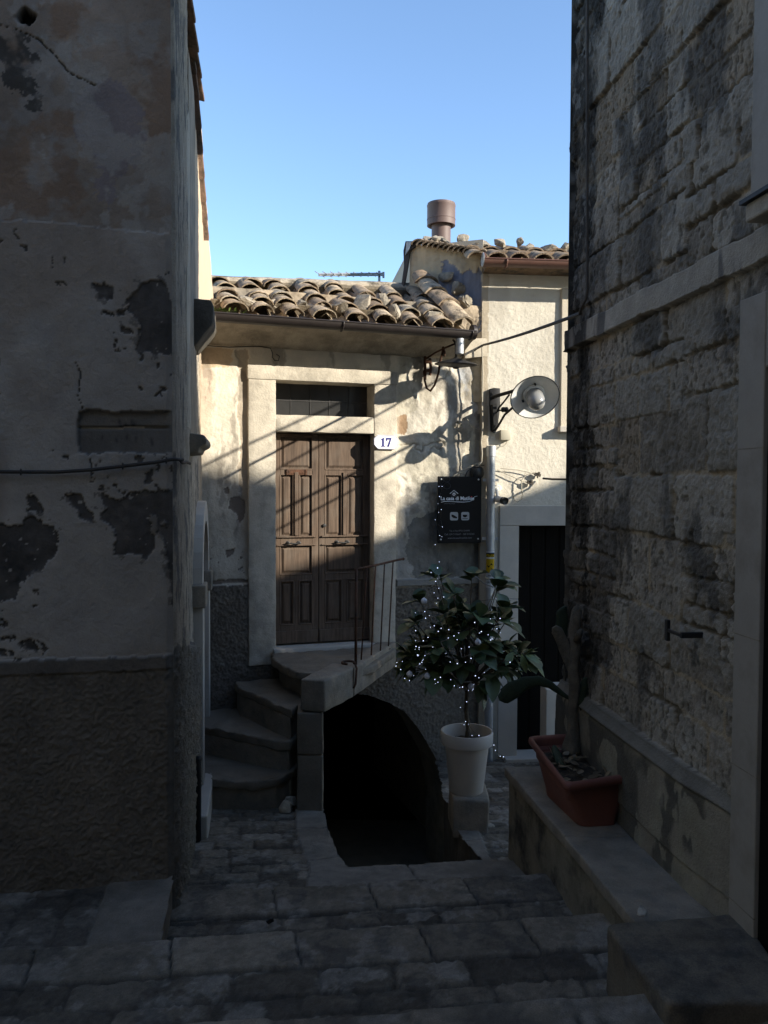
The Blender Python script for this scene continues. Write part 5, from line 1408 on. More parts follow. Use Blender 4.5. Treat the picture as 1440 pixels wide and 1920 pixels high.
for a, b in ((897, 899), (897, 1011), (827, 1011), (827, 899)):
    mb = MB(); mb.lathe([(.0075, 0), (.0075, .004), (.004, .006)], SP(a, b, SD), (PH.n.x, PH.n.y, 0), 12); mb.build('screw', M['steel'], sign, smooth=True, ang=40)
mb = MB()
for a, b in ((835, 905), (893, 905), (893, 1008), (835, 1008)): mb.tube([SP(a, b, SD - .01), SP(a, b, -.02)], .008, 8)
mb.build('spacer', M['steel'], sign)

# ---- drainpipe with stickers
pr_ = .0365; pd_ = .055
ptop, pbot = PW.hit(921, 836, pd_), PW.hit(921, 1466, pd_)
pc_ = lambda z: Vector((ptop.x, ptop.y, z))
pipe = thing('drainpipe', pc_(pbot.z), 'grey metal standpipe with a yellow camera warning sticker at the house corner', 'pipe')
mb = MB(); mb.lathe([(pr_, 0), (pr_, ptop.z - pbot.z - .06)], pc_(pbot.z), (0, 0, 1), 28); mb.build('pipe', M['galv'], pipe, smooth=True, ang=40)
mb = MB(); mb.lathe([(pr_ + .006, 0), (pr_ + .006, .09), (pr_ - .004, .09), (pr_ - .004, .03)], pc_(ptop.z - .09), (0, 0, 1), 28); mb.build('collar', M['galv'], pipe, smooth=True, ang=40)
for yy in (900, 1010, 1300):
    z = PW.hit(921, yy, pd_).z; mb = MB(); mb.lathe([(pr_ + .004, -.012), (pr_ + .004, .012)], pc_(z), (0, 0, 1), 24); mb.box(pc_(z) + Vector((-.055, .01, 0)), .03, .02, .024); mb.box(pc_(z) + Vector((.052, .01, 0)), .028, .02, .024); mb.build('pipe_clamp', M['galv'], pipe, smooth=True, ang=40)
vx = math.atan2(-ptop.y, -ptop.x)
def sticker(y0, y1, m, name, half=1.15, off=.0012, parent=pipe):
    z0, z1 = PW.hit(921, y1, pd_).z, PW.hit(921, y0, pd_).z; rr = pr_ + off; mb = MB()
    L_ = []
    for z in (z0, z1): L_.append([pc_(z) + Vector((math.cos(vx + half * k / 8), math.sin(vx + half * k / 8), 0)) * rr for k in range(-8, 9)])
    mb.grid(L_); bmesh.ops.solidify(mb.bm, geom=mb.bm.faces[:], thickness=.0005)
    return mb.build(name, M[m], parent, smooth=True, ang=40)
sticker(1033, 1047, 'sign_white', 'sticker'); s_b = sticker(1036.5, 1044, 'sign_black', 'sticker', 1.12, .0020)
s_y = sticker(1047.5, 1073, 'yellow', 'sticker'); s_w = sticker(1074, 1101, 'sign_white', 'sticker')
fv = Vector((math.cos(vx), math.sin(vx), 0)); rv = Vector((-fv.y, fv.x, 0))
def bend(t, zc):
    """wrap flat lettering round the pipe"""
    for v in t.data.vertices:
        a = v.co.x / pr_; v.co = pc_(zc + v.co.y) + (fv * math.cos(a) + rv * math.sin(a)) * (pr_ + .003 + v.co.z)
    t.data.update()
def pipe_text(body, size, yy, m, w):
    t = text_mesh(body, size, (0, 0, 0), (1, 0, 0), (0, 1, 0), M[m], 'lettering', s_w, 'CENTER', .0003)
    xs = [v.co.x for v in t.data.vertices]; k = w / (max(xs) - min(xs)); c = (max(xs) + min(xs)) / 2
    for v in t.data.vertices: v.co.x = (v.co.x - c) * k
    bend(t, PW.hit(921, yy, pd_).z)
pipe_text('ATTENZIONE', .030, 1043.3, 'yellow', .078)
pipe_text('AREA', .020, 1080, 'sign_black', .040); pipe_text('VIDEOSORVEGLIATA', .016, 1086, 'sign_black', .072); pipe_text('24 ORE', .016, 1092, 'sign_black', .044)
t = MB(); zc_ = PW.hit(921, 1060, pd_).z
t.prism([Vector((a, b, 0)) for a, b in [(-.026, .002), (.010, .022), (.022, .006), (-.012, -.016)]], (0, 0, .0004)); t.prism([Vector((a, b, 0)) for a, b in [(.002, -.012), (.006, -.014), (.012, -.026), (.022, -.026), (.022, -.031), (.008, -.031)]], (0, 0, .0004))
o = t.build('camera_pictogram', M['sign_black'], s_y)
bend(o, zc_)

# ---- cameras, boxes, wires on the cream wall
sc = thing('security_camera', PW.hit(930, 940, .1), 'small bullet camera with a black front clipped beside the drainpipe', 'camera')
c = PW.hit(931, 917, .06); mb = MB(); mb.lathe([(.034, 0), (.034, .02), (.026, .03)], PW.hit(932, 916, .0), (PW.n.x, PW.n.y, 0), 20); mb.tube([PW.hit(932, 916, .02), PW.hit(932, 920, .07), PW.hit(933, 934, .09)], .013, 10); mb.build('mount', M['plastic_white'], sc, smooth=True, ang=40)
ax = Vector((.35, -.93, -.10)).normalized(); c = PW.hit(930, 935, .05); mb = MB(); mb.lathe([(.022, -.02), (.029, 0), (.029, .12), (.031, .12), (.031, .125)], c, ax, 22); mb.build('housing', M['plastic_white'], sc, smooth=True, ang=40)
mb = MB(); mb.lathe([(.031, .125), (.031, .165), (.027, .168), (.025, .155), (.006, .15)], c, ax, 22); mb.build('lens_hood', M['plastic_black'], sc, smooth=True, ang=40)
mb = MB(); mb.wpoly(PW, [(939, 806), (958, 806), (958, 825), (939, 825)], .0, .055, .055); mb.bevel(.004, 2)
single(mb, 'junction_box', 'plastic_beige', 'small square beige junction box under the grey street lamp', 'junction box')
def wire(pts, r, m, name, label, cat='cable'):
    mb = MB(); mb.tube(pts, r, 7); return single(mb, name, m, label, cat)
def sag(a, b, s, n=12):
    return [a.lerp(b, k / n) - Vector((0, 0, s * 4 * (k / n) * (1 - k / n))) for k in range(n + 1)]
PWp = lambda a, b, d=.02: PW.hit(a, b, d)
wire([PWp(a, b, .03) for a, b in [(950, 826), (949, 832), (943, 837), (930, 838), (922, 836), (914, 840), (910, 848), (909, 856)]], .004, 'pale_cable', 'cable', 'pale looped cable from the junction box to the pipe top')
wire([PWp(a, b, .03) for a, b in [(938, 878), (950, 879), (970, 881), (990, 885), (1004, 890), (1010, 891)]], .004, 'pale_cable', 'cable', 'upper thin wire running right from the pipe to a clamp')
wire([PWp(a, b, .03) for a, b in [(932, 881), (950, 889), (968, 897), (982, 903), (996, 905)]], .004, 'pale_cable', 'cable', 'lower thin wire slanting down from the pipe to a clamp')
wire([PWp(a, b, .04) for a, b in [(1002, 886), (988, 890), (978, 900), (978, 915), (980, 928), (977, 937), (971, 941), (965, 938), (963, 930)]], .0045, 'pale_cable', 'cable', 'hanging loop of pale cable on the cream wall')
for i, (a, b) in enumerate(((1008, 890), (994, 905))):
    mb = MB(); c = PWp(a, b, .035); mb.box(c, .055, .03, .025, Matrix.Rotation(.3, 3, 'Y')); mb.box(c + Vector((.01, -.01, .014)), .02, .025, .02); mb.tube([c + Vector((0, .03, 0)), c + Vector((0, 0, -.03))], .006, 6); mb.bevel(.003, 1)
    single(mb, 'cable_clamp', 'grey_iron', ('cable clamp where the dark cable leaves the cream wall', 'cable clamp lower left of the dark cable end')[i], 'clamp', 'cable clamps')
wire([PWp(1018, 897, .04), PWp(1035, 898.5, .10), Vector((1.62, 6.2, PWp(1045, 900).z))], .009, 'cable', 'cable', 'short thick dark cable leaving towards the rubble wall')
A, B = PR.hit(1088, 588, .06), PH.hit(906, 647, .08)
wire(sag(A, B, .012), .010, 'cable', 'cable', 'twisted dark cable spanning from the rubble wall to the small house corner')
wire(sag(B, PH.hit(862, 668, .05), .01, 5), .006, 'cable', 'cable', 'upper dark branch wire at the corner block')
wire(sag(PH.hit(893, 655, .085), PH.hit(876, 672, .03), .0, 4), .005, 'cable', 'cable', 'lower dark branch wire at the corner block')
cd = lambda a, b: PH.hit(a, b, .13)
wire([cd(a, b) for a, b in [(904, 650), (905, 700), (904, 760), (905, 800), (902, 830), (904, 850), (903, 866), (897, 872)]], .0065, 'pale_cable', 'conduit', 'thin pale conduit running down the corner between the two houses', 'conduit')
wire([PH.hit(a, b, .05) for a, b in [(900, 808), (893, 803), (884, 800), (880, 792), (876, 786)]], .004, 'pale_cable', 'cable', 'short kinked pale cable above the sign')
wire([PH.hit(a, b, .10) for a, b in [(908, 872), (898, 874), (886, 876), (876, 884), (872, 894)]] , .005, 'cable', 'cable', 'dark cable curling down behind the top of the sign')
wire([PH.hit(a, b, .06) for a, b in [(905, 866), (890, 871), (873, 880), (858, 888), (850, 893)]], .006, 'pale_cable', 'cable', 'frayed pale cable end drooping left above the sign')
mb = MB(); mb.lathe([(.05, 0), (.058, .012), (.058, .06), (.03, .075)], PH.hit(891, 886, .02), (PH.n.x, PH.n.y, 0), 24); single(mb, 'meter_cap', 'plastic_black', 'round black fitting above the right corner of the sign', 'fitting')
# cable across the peeling wall
pts = [PL.hit(a, b, .035) for a, b in [(-1600, 905), (-900, 893), (-400, 880), (-80, 882), (0, 884.5), (40, 885), (110, 885), (170, 881), (230, 874), (290, 867), (312, 863), (326, 861)]] + [PS.pos(.04, PL.hit(328, 861, .03).z, .04)] + [PS.hit(a, b, .03) for a, b in [(338, 863), (343, 868), (349, 866), (356, 869)]]
lw = thing('wall_cable', PL.hit(120, 890, .03), 'black cable sagging across the peeling plaster of the corner house', 'cable')
mb = MB(); mb.tube(pts, .0075, 8); mb.build('cable', M['cable'], lw, smooth=True)
for a, b in ((39, 885), (312, 863), (230, 874)):
    mb = MB(); mb.tube([PL.hit(a, b - 5, .02), PL.hit(a, b - 3, .044), PL.hit(a, b + 3, .044), PL.hit(a, b + 5, .02)], .004, 6); mb.build('cable_clip', M['cable'], lw)

# ---- street lamp on the cream house
lamp = thing('street_lamp', PWp(928, 812, .0), 'grey disc street lamp with a frosted bulb on a black arm, tilted towards the lane', 'street lamp')
mb = MB(); mb.wpoly(PW, [(918, 729), (926, 727), (938, 728), (938, 760), (934, 800), (929, 812), (921, 808), (919, 770)], .0, .035); mb.bevel(.005, 2)
mb.lathe([(.012, 0), (.012, .02)], PWp(924, 738, .03), (PW.n.x, PW.n.y, 0), 10); mb.lathe([(.012, 0), (.012, .02)], PWp(927, 800, .03), (PW.n.x, PW.n.y, 0), 10)
mb.wpoly(PW, [(924, 758), (931, 756), (933, 790), (926, 806)], .035, .10); mb.build('wall_plate', M['lamp_dark'], lamp, smooth=True, ang=40)
la = Vector((.05, -.78, -.60)).normalized()
lc = at_y(1003, 745, 6.66)
neck = lc - la * .16
mb = MB(); mb.tube([PWp(923, 746, .03), PWp(932, 742, .10), neck.lerp(PWp(932, 742, .10), .35) + Vector((0, 0, .005)), neck], .015, 10)
mb.tube([PWp(929, 806, .03), PWp(934, 799, .10), PWp(946, 778, .24), lc - la * .12 + Vector((-.03, 0, -.03))], .010, 8)
mb.tube([PWp(926, 784, .04), PWp(936, 764, .10), PWp(946, 752, .17), PWp(955, 740, .24)], .008, 8)
mb.build('arm', M['lamp_dark'], lamp, smooth=True)
mb = MB()
for a, b, d in ((944, 768, .16), (949, 768, .19)): mb.lathe([(.012, -.02), (.022, -.012), (.022, .012), (.012, .02)], PWp(a, b, d), (1, -.3, .1), 14)
mb.tube([PWp(934, 770, .08), PWp(952, 768, .22)], .007, 8); mb.build('insulator', M['plastic_black'], lamp, smooth=True, ang=40)
mb = MB(); mb.lathe([(.028, -.15), (.034, -.145), (.036, -.085), (.065, -.073), (.13, -.045), (.188, -.006), (.196, .0), (.193, .004), (.185, .0), (.128, -.036), (.09, -.05), (.09, -.055)], lc, la, 56)
hood = mb.build('hood', M['lamp_grey'], lamp, smooth=True, ang=50)
mb = MB(); mb.tube([lc + la * .002 + (la.cross(Vector((0, 0, 1))).normalized() * math.cos(k * math.pi / 24) + la.cross(la.cross(Vector((0, 0, 1)))).normalized() * math.sin(k * math.pi / 24)) * .195 for k in range(49)], .0045, 6); mb.build('rim', M['lamp_dark'], hood, smooth=True)
mb = MB(); mb.lathe([(.088, -.054), (.088, -.035), (.078, -.03), (.05, -.03)], lc, la, 40); mb.build('collar', M['lamp_grey'], hood, smooth=True, ang=40)
for k in range(3):
    a = k * 2.094 + .6; e1 = la.cross(Vector((0, 0, 1))).normalized(); e2 = la.cross(e1); mb = MB(); p = lc + (e1 * math.cos(a) + e2 * math.sin(a)) * .10 - la * .045; mb.lathe([(.008, 0), (.008, .022), (.004, .026)], p, la, 10); mb.build('screw', M['lamp_dark'], hood, smooth=True, ang=40)
mb = MB(); mb.lathe([(.070, -.035), (.070, .06), (.066, .085), (.055, .11), (.035, .127), (.012, .133), (.001, .134)], lc, la, 36, True); mb.build('bulb_glass', M['milk_glass'], lamp, smooth=True)

# ---- old rusty lamp hanging at the eave
old = thing('hanging_lamp', PH.hit(805, 735, .03), 'old rusty saucer lamp hanging from scrolled ironwork under the gutter end', 'lamp')
oc_ = at_y(855, 682, 6.74)
mb = MB(); mb.lathe([(.012, .055), (.02, .045), (.05, .034), (.11, .018), (.165, .002), (.176, -.006), (.172, -.010), (.12, -.018), (.06, -.028), (.025, -.032), (.022, -.04), (.002, -.042)], oc_, (.03, -.05, 1), 44); mb.build('saucer', M['lamp_dark'], old, smooth=True, ang=60)
mb = MB(); mb.tube([oc_ + Vector((0, 0, .05)), oc_ + Vector((0, .01, .16)), oc_ + Vector((-.02, .05, .20))], .009, 8); mb.build('rod', M['black_iron'], old, smooth=True)
hp = lambda a, b, d: PH.hit(a, b, d)
mb = MB(); mb.tube([hp(800, 672, .02), hp(815, 662, .12), hp(835, 652, .24), hp(852, 645, .33)], .008, 6)
mb.tube([hp(832, 652, .22), hp(826, 675, .20), hp(822, 700, .17), hp(815, 722, .12), hp(807, 733, .08), hp(800, 728, .05), hp(796, 712, .03), hp(795, 695, .02)], .009, 8)
mb.tube([hp(830, 650, .22), hp(834, 660, .22), hp(833, 668, .22)], .009, 8)
mb.build('bracket', M['rust_iron'], old, smooth=True)
mb = MB(); mb.tube([hp(797, 668, .02), hp(797, 712, .02)], .012, 8); mb.tube([hp(806, 672, .05), hp(808, 690, .06), hp(806, 704, .05)], .012, 8); mb.box(hp(803, 678, .05), .05, .06, .025); mb.box(hp(803, 695, .05), .04, .06, .02); mb.build('wall_fixing', M['rust_iron'], old, smooth=True, ang=40)
mb = MB(); mb.lathe([(.03, 0), (.034, .01), (.034, .10), (.03, .115), (.012, .12)], hp(870, 652, .30), (0, 0, 1), 20) if False else mb.lathe([(.010, 0), (.010, .02)], hp(855, 650, .33), (0, 0, 1), 10); mb.build('hook', M['black_iron'], old, smooth=True)

# ---- potted tree
pcx, pcy = at_y(875, 1400, 5.2).x, 5.2
PZ0, PZ1 = -.352, .035
mb = MB(); g_ = lane_z(5.2)
mb.prism([Vector((pcx - .095, 5.05, g_ - .03)), Vector((pcx + .125, 5.03, g_ - .03)), Vector((pcx + .14, 5.34, g_ - .03)), Vector((pcx - .10, 5.36, g_ - .03))], (0, 0, PZ0 - g_ + .03 - .002)); mb.bevel(.014, 3).rough(.05, .008, 8)
single(mb, 'stone_block', 'grey_stone', 'rough grey stone block carrying the white flower pot', 'stone block')
p = at_z(914, 1552, g_); single(rock_mb((p.x, p.y, g_ - .01), .10, .06, .05, 91), 'loose_stone', 'pale_rock', 'small flat stone on the ground by the white pot', 'stone')
pot = thing('white_pot', (pcx, pcy, PZ0), 'white plastic flower pot with a wide rim on a stone block', 'flower pot')
mb = MB(); mb.lathe([(.100, 0), (.106, .006), (.140, .30), (.1415, .302), (.160, .304), (.165, .312), (.167, .372), (.164, .387), (.156, .387), (.150, .370), (.146, .300), (.12, .30)], (pcx, pcy, PZ0), (0, 0, 1), 64); mb.build('pot', M['white_pot'], pot, smooth=True, ang=50)
mb = MB(); mb.lathe([(.148, 0), (.12, .012), (.06, .018), (.001, .02)], (pcx, pcy, PZ0 + .305), (0, 0, 1), 32); mb.rough(.02, .008, 40); mb.build('soil', M['soil'], pot, smooth=True)
tree = thing('potted_tree', (pcx, pcy, PZ0 + .31), 'bushy small tree with big leathery leaves growing in the white pot', 'tree')
cc = at_y(868, 1182, 5.2)
tr = random.Random(5)
mb = MB(); top = at_y(876, 1290, 5.2)
mb.tube([Vector((pcx, pcy, PZ0 + .29)), Vector((pcx + .008, pcy, -.0 + .05)), Vector((pcx - .004, pcy + .01, .16)), top], [.017, .014, .013, .013], 8); mb.build('trunk', M['bark'], tree, smooth=True)
tips = []
def leafy(dirv): return dirv
br = MB(); tw = MB()
for i in range(13):
    an = i * 2.399 + .4; el = [.15, .55, .95, 1.25][i % 4]
    d = Vector((math.cos(an) * math.cos(el), math.sin(an) * math.cos(el) * .85, math.sin(el)))
    mid = top + Vector((0, 0, .03)) + d * .17 + Vector((0, 0, .05)); end = top + Vector((0, 0, .06)) + Vector((d.x * .27, d.y * .26, d.z * .40))
    br.tube([top + Vector((0, 0, -.01)), mid, end], [.009, .007, .004], 6)
    tips.append((end, d))
    for k in range(3):
        e2 = end + Vector((tr.uniform(-.12, .12), tr.uniform(-.11, .11), tr.uniform(-.06, .14)))
        s_ = mid.lerp(end, tr.uniform(.3, .9)); br.tube([s_, s_.lerp(e2, .5) + Vector((0, 0, .015)), e2], [.005, .004, .003], 5)
        tips.append((e2, (e2 - s_).normalized()))
# tips read off the photograph: whorls of leaves
for a, b, y in [(885, 1078, 5.1), (934, 1090, 5.15), (812, 1075, 5.3), (825, 1080, 5.1), (935, 1100, 5.05), (785, 1125, 5.1), (830, 1145, 4.98), (900, 1155, 4.92), (938, 1155, 5.05), (950, 1165, 5.1), (776, 1165, 5.05), (900, 1220, 4.88), (818, 1215, 4.92), (955, 1205, 5.1), (978, 1225, 5.1), (990, 1228, 5.05), (778, 1235, 5.1), (765, 1250, 5.15), (812, 1258, 5.0), (925, 1265, 5.0), (945, 1250, 5.05), (905, 1285, 5.1), (790, 1205, 5.2), (865, 1180, 4.95), (850, 1110, 5.0), (870, 1245, 4.95), (760, 1225, 5.2)]:
    e = at_y(a, b, y); d = (e - (cc - Vector((0, 0, .2)))).normalized(); tips.append((e, d))
    q1 = top.lerp(e, .45) + Vector((0, 0, .02)); br.tube([top + Vector((0, 0, .02)), q1, e - d * .02], [.006, .0045, .003], 5)
br.build('branches', M['bark'], tree, smooth=True)
for pl in ([(822, 1078), (824, 1100), (828, 1125), (832, 1135)], [(890, 1080), (908, 1094), (925, 1101)], [(931, 1098), (922, 1120), (911, 1140)], [(781, 1165), (798, 1160), (822, 1153)], [(824, 1160), (830, 1175), (832, 1182)], [(826, 1204), (835, 1220), (849, 1235), (870, 1232), (898, 1220)], [(826, 1203), (850, 1196), (872, 1195), (874, 1198)], [(874, 1176), (858, 1184), (852, 1186)], [(836, 1255), (855, 1272), (868, 1279), (886, 1278)], [(931, 1118), (931, 1140), (932, 1156)]):
    tw = MB(); tw.tube([at_y(a, b, 4.97) for a, b in pl], .0035, 5); tw.build('bare_twig', M['pale_twig'], tree, smooth=True)
def leaf_geo(base, d, up, L, w, droop, fold, out):
    t = d.normalized(); s = t.cross(up)
    if s.length < .05: s = t.cross(Vector((1, 0, 0)))
    s.normalize(); n = s.cross(t); rows_ = []
    prof = [(0, .06), (.12, .35), (.3, .82), (.5, 1.0), (.7, .86), (.88, .46), (1.0, .03)]
    for f, ww in prof:
        c = base + t * (L * f) - Vector((0, 0, droop * L * f * f)) + n * 0
        h = fold * w * ww
        rows_.append([c - s * (w * ww) + n * h, c - s * (w * ww * .5) + n * h * .35, c, c + s * (w * ww * .5) + n * h * .35, c + s * (w * ww) + n * h])
    out.append(rows_)
def leaf_mesh(rows_list, cols, name, parent):
    V, Q, C = [], [], []
    for rows_, c in zip(rows_list, cols):
        o = len(V)
        for r in rows_: V += [tuple(p) for p in r]; C += [c] * 5
        for i in range(len(rows_) - 1):
            for j in range(4): Q.append((o + i * 5 + j, o + i * 5 + j + 1, o + i * 5 + 6 + j, o + i * 5 + 5 + j))
    me = bpy.data.meshes.new(name); me.from_pydata(V, [], Q); me.update()
    at = me.color_attributes.new('Col', 'FLOAT_COLOR', 'POINT'); at.data.foreach_set('color', np.array([(*c, 1) for c in C], np.float32).ravel())
    me.polygons.foreach_set('use_smooth', [True] * len(Q))
    return link(name, me, M['leaf'], parent)
LF, LC_ = [], []
for ti, (e, d) in enumerate(tips):
    n_ = tr.randint(5, 7); ph = tr.uniform(0, 6.3)
    ref = Vector((0, 0, 1)) if abs(d.z) < .9 else Vector((1, 0, 0)); a1 = d.cross(ref).normalized(); a2 = d.cross(a1)
    for k in range(n_):
        a = ph + k * 2 * math.pi / n_ + tr.uniform(-.3, .3); sp_ = tr.uniform(.5, 1.15)
        dv = d * math.cos(sp_) + (a1 * math.cos(a) + a2 * math.sin(a)) * math.sin(sp_)
        L = tr.uniform(.09, .15)
        leaf_geo(e - d * tr.uniform(0, .04), dv, Vector((0, 0, 1)) + a1 * tr.uniform(-.4, .4), L, L * tr.uniform(.28, .40), tr.uniform(.1, .5), tr.uniform(.08, .35), LF)
        g = tr.random(); base = (.048, .078, .030) if g < .5 else ((.080, .115, .048) if g < .92 else (.13, .14, .035))
        kk = tr.uniform(.75, 1.25); LC_.append(tuple(x * kk for x in base))
for a, b, y, dx, dz in [(985, 1228, 5.0, 1, -.35), (978, 1226, 5.0, .25, -.9), (962, 1222, 5.0, -.2, -.2)]:
    leaf_geo(at_y(a, b, y), Vector((dx, -.25, dz)), Vector((0, -.6, .8)), .10, .024, .2, .1, LF); LC_.append((.15, .19, .07))
leaf_mesh(LF, LC_, 'foliage', tree)

# ---- fairy lights
fl = thing('fairy_lights', at_y(822, 1100, 5.1), 'string of tiny lit white fairy lights up the sign and through the potted tree', 'fairy lights')
zp_ = lambda a, b: (730 + a / 4.8, 1040 + b / 4.8)
leds = [zp_(*p) for p in [(449, 65), (434, 120), (376, 160), (434, 218), (417, 240), (445, 303), (402, 344), (437, 391), (489, 381), (425, 438), (235, 523), (319, 512), (361, 549), (326, 572), (370, 653), (237, 683), (440, 690), (466, 663), (535, 675), (624, 705), (582, 731), (530, 750), (610, 765), (828, 692), (813, 705), (889, 721), (912, 768), (926, 758), (968, 667), (1000, 703), (997, 574), (910, 577), (960, 398), (768, 610), (236, 774), (306, 775), (240, 826), (268, 835), (233, 852), (267, 851), (391, 831), (648, 846), (718, 831), (253, 903), (263, 904), (257, 912), (320, 908), (305, 942), (300, 952), (292, 969), (274, 983), (326, 1033), (68, 971), (60, 1003), (102, 1033), (118, 960), (139, 1114), (220, 1088), (181, 1134), (460, 1104), (410, 1123), (437, 1148), (415, 1160), (363, 1224), (374, 1224), (552, 1126), (585, 1180), (634, 1197), (659, 1191), (711, 1221), (761, 1167), (754, 1210), (749, 1221), (696, 1324), (640, 1375), (854, 1060), (548, 966), (612, 980), (685, 968), (735, 933), (509, 888), (1086, 968), (775, 1090), (806, 1108), (348, 745), (404, 640)]]
leds += [(824, 931), (821, 944), (827.5, 955.5), (822.5, 960.5), (816, 974.5), (829.5, 988), (824.5, 1004), (828.5, 1006), (816, 1021), (823, 912), (829, 912)]
leds += [(873, 1353), (878.5, 1358), (870, 1358.5), (885, 1379), (898, 1379), (881, 1393), (926, 1397), (929, 1407), (938, 1418), (944, 1419)]
lr = random.Random(9); pos_l = []
for (a, b) in leds:
    if b < 1025: p = PH.hit(a, b, SD + .02)
    elif b > 1330 and a < 920: p = at_y(a, b, 5.2 - .03 - (.0 if b < 1370 else .13))
    elif a > 920 and b > 1380: p = at_y(a, b, 5.6)
    else:
        f = max(0.0, 1 - ((a - 870) / 130) ** 2 - ((b - 1185) / 135) ** 2) ** .5
        p = at_y(a, b, 5.2 - .36 * f - .09 + lr.uniform(-.05, .03))
    pos_l.append(p)
mb = MB(); mb.ball((0, 0, 0), .0021, 8); led0 = bpy.data.meshes.new('led'); mb.bm.to_mesh(led0); mb.bm.free(); led0.materials.append(M['led'])
for p in pos_l:
    o = bpy.data.objects.new('led', led0); COL.objects.link(o); o.location = p; k = lr.uniform(.65, 1.25); o.scale = (k, k, k); adopt(o, fl)
order = sorted(range(len(leds)), key=lambda i: (leds[i][1] // 22, leds[i][0] * (1 if int(leds[i][1] // 22) % 2 else -1)))
path = []
for i, j in zip(order, order[1:]):
    a, b = pos_l[i], pos_l[j]
    if (a - b).length > .35: continue
    path.append((a, (a + b) / 2 + Vector((lr.uniform(-.01, .01), .02, -.012)), b))
mb = MB()
for tr_ in path: mb.tube(tr_, .0011, 4)
mb.build('light_wire', M['cable'], fl)
for i, (a, b, y, lab) in enumerate([(795, 1127, 4.98, 'white bauble highest in the left of the potted tree'), (896, 1204, 4.86, 'white bauble in the middle right of the potted tree crown'), (768, 1264, 5.0, 'dim white bauble at the lower left tip of the tree'), (801, 1268, 4.95, 'white bauble half behind low leaves on the left'), (883, 1287, 4.98, 'white bauble at the bottom of the crown beside the trunk'), (847, 1393, 5.10, 'pearly bauble resting on the soil at the left of the white pot'), (876, 1400, 5.09, 'pearly bauble resting on the soil beside the trunk')]):
    k = y / F; mb = MB(); c = at_y(a, b, y); r_ = (6.0 if i < 5 else 4.5) * k
    mb.lathe([(.0005, -r_)] + [(r_ * math.sin(math.pi * q / 12), -r_ * math.cos(math.pi * q / 12)) for q in range(1, 12)] + [(r_ * .2, r_), (r_ * .2, r_ * 1.2), (.0005, r_ * 1.2)], c, (0, .1, 1), 20)
    single(mb, 'bauble', 'enamel', lab, 'bauble', 'white baubles on the potted tree', ang=50)

# ---- terracotta planter and cactus
PT = .258
rim_px = [(991, 1380), (1062, 1470), (1198, 1450), (1096, 1373)]
bas_px = [(1021, 1487), (1087, 1551), (1160, 1547)]
rc_ = [Vector((*gz(a, b, PT), 0)) for a, b in rim_px]
bc_ = [Vector((*gz(a, b, bt + .002), 0)) for a, b in bas_px]; bc_.append(bc_[2] + (bc_[0] - bc_[1]))
def rrect(cs, z, r, n=5):
    out = []
    for i in range(4):
        p, a, b = cs[i], cs[i - 1], cs[(i + 1) % 4]; da, db = (a - p).normalized() * r, (b - p).normalized() * r
        for k in range(n):
            t = k / (n - 1); q = (p + da) * (1 - t) ** 2 + p * 2 * t * (1 - t) + (p + db) * t ** 2
            out.append(Vector((q.x, q.y, z)))
    return out
def shrink(cs, k):
    c = sum(cs, Vector()) / 4
    return [q + (c - q).normalized() * k for q in cs]
pin = shrink(rc_, .032)
planter = thing('planter', (sum(bc_, Vector()) / 4) + Vector((0, 0, bt + .002)), 'long terracotta plastic trough planter on the low wall', 'planter')
lp = lambda t: [a.lerp(b, t) for a, b in zip(bc_, pin)]
mb = MB(); mb.loft([rrect(bc_, bt + .002, .05), rrect(lp(.06), bt + .012, .05), rrect(lp(.08), bt + .03, .05), rrect(lp(.72), bt + .15, .05), rrect(shrink(lp(.72), -.004), bt + .158, .05), rrect(pin, PT - .04, .05), rrect(shrink(pin, .03), PT - .06, .05), rrect(shrink(pin, .04), PT - .11, .05)])
mb.build('trough', M['terracotta'], planter, smooth=True, ang=40)
mb = MB(); L = []
for o_, z in ((.045, PT - .042), (.020, PT - .040), (.004, PT - .032), (.0, PT - .018), (.004, PT - .005), (.018, PT), (.034, PT), (.046, PT - .006), (.052, PT - .018), (.056, PT - .05), (.062, PT - .09)): L.append(rrect(shrink(rc_, o_ - .014), z, .045, 7))
mb.loft(L, caps=False); mb.build('rim', M['terracotta'], planter, smooth=True, ang=60)
mb = MB(); g = shrink(rc_, .058); n1_ = 14; rowsg = []
for i in range(n1_ + 1):
    a, b = g[0].lerp(g[1], i / n1_), g[3].lerp(g[2], i / n1_)
    rowsg.append([Vector((*a.lerp(b, j / 8).xy, PT - .075 + .02 * mnoise.noise(Vector((i * .9, j * .9, 2))))) for j in range(9)])
mb.grid(rowsg); mb.rough(.02, .006, 30); mb.build('soil', M['soil'], planter, smooth=True)
dl, dc = [], []
for k in range(46):
    t, s = tr.uniform(.1, .95), tr.uniform(.1, .9); b = g[0].lerp(g[1], t).lerp(g[3].lerp(g[2], t), s)
    leaf_geo(Vector((b.x, b.y, PT - .055)), Vector((tr.uniform(-1, 1), tr.uniform(-1, 1), tr.uniform(-.1, .35))), Vector((tr.uniform(-.4, .4), 0, 1)), tr.uniform(.03, .075), tr.uniform(.008, .02), .1, tr.uniform(-.3, .5), dl); q = tr.uniform(.5, 1.3); dc.append((.16 * q, .12 * q, .07 * q))
leaf_mesh(dl, dc, 'dry_leaves', planter)
cactus = thing('cactus', at_z(1073, 1412, PT - .07), 'old prickly pear with a grey woody stem leaning in the terracotta planter', 'cactus')
cy_ = at_z(1073, 1412, PT - .07).y
C_ = lambda a, b, dy=0.0: at_y(a, b, cy_ + dy)
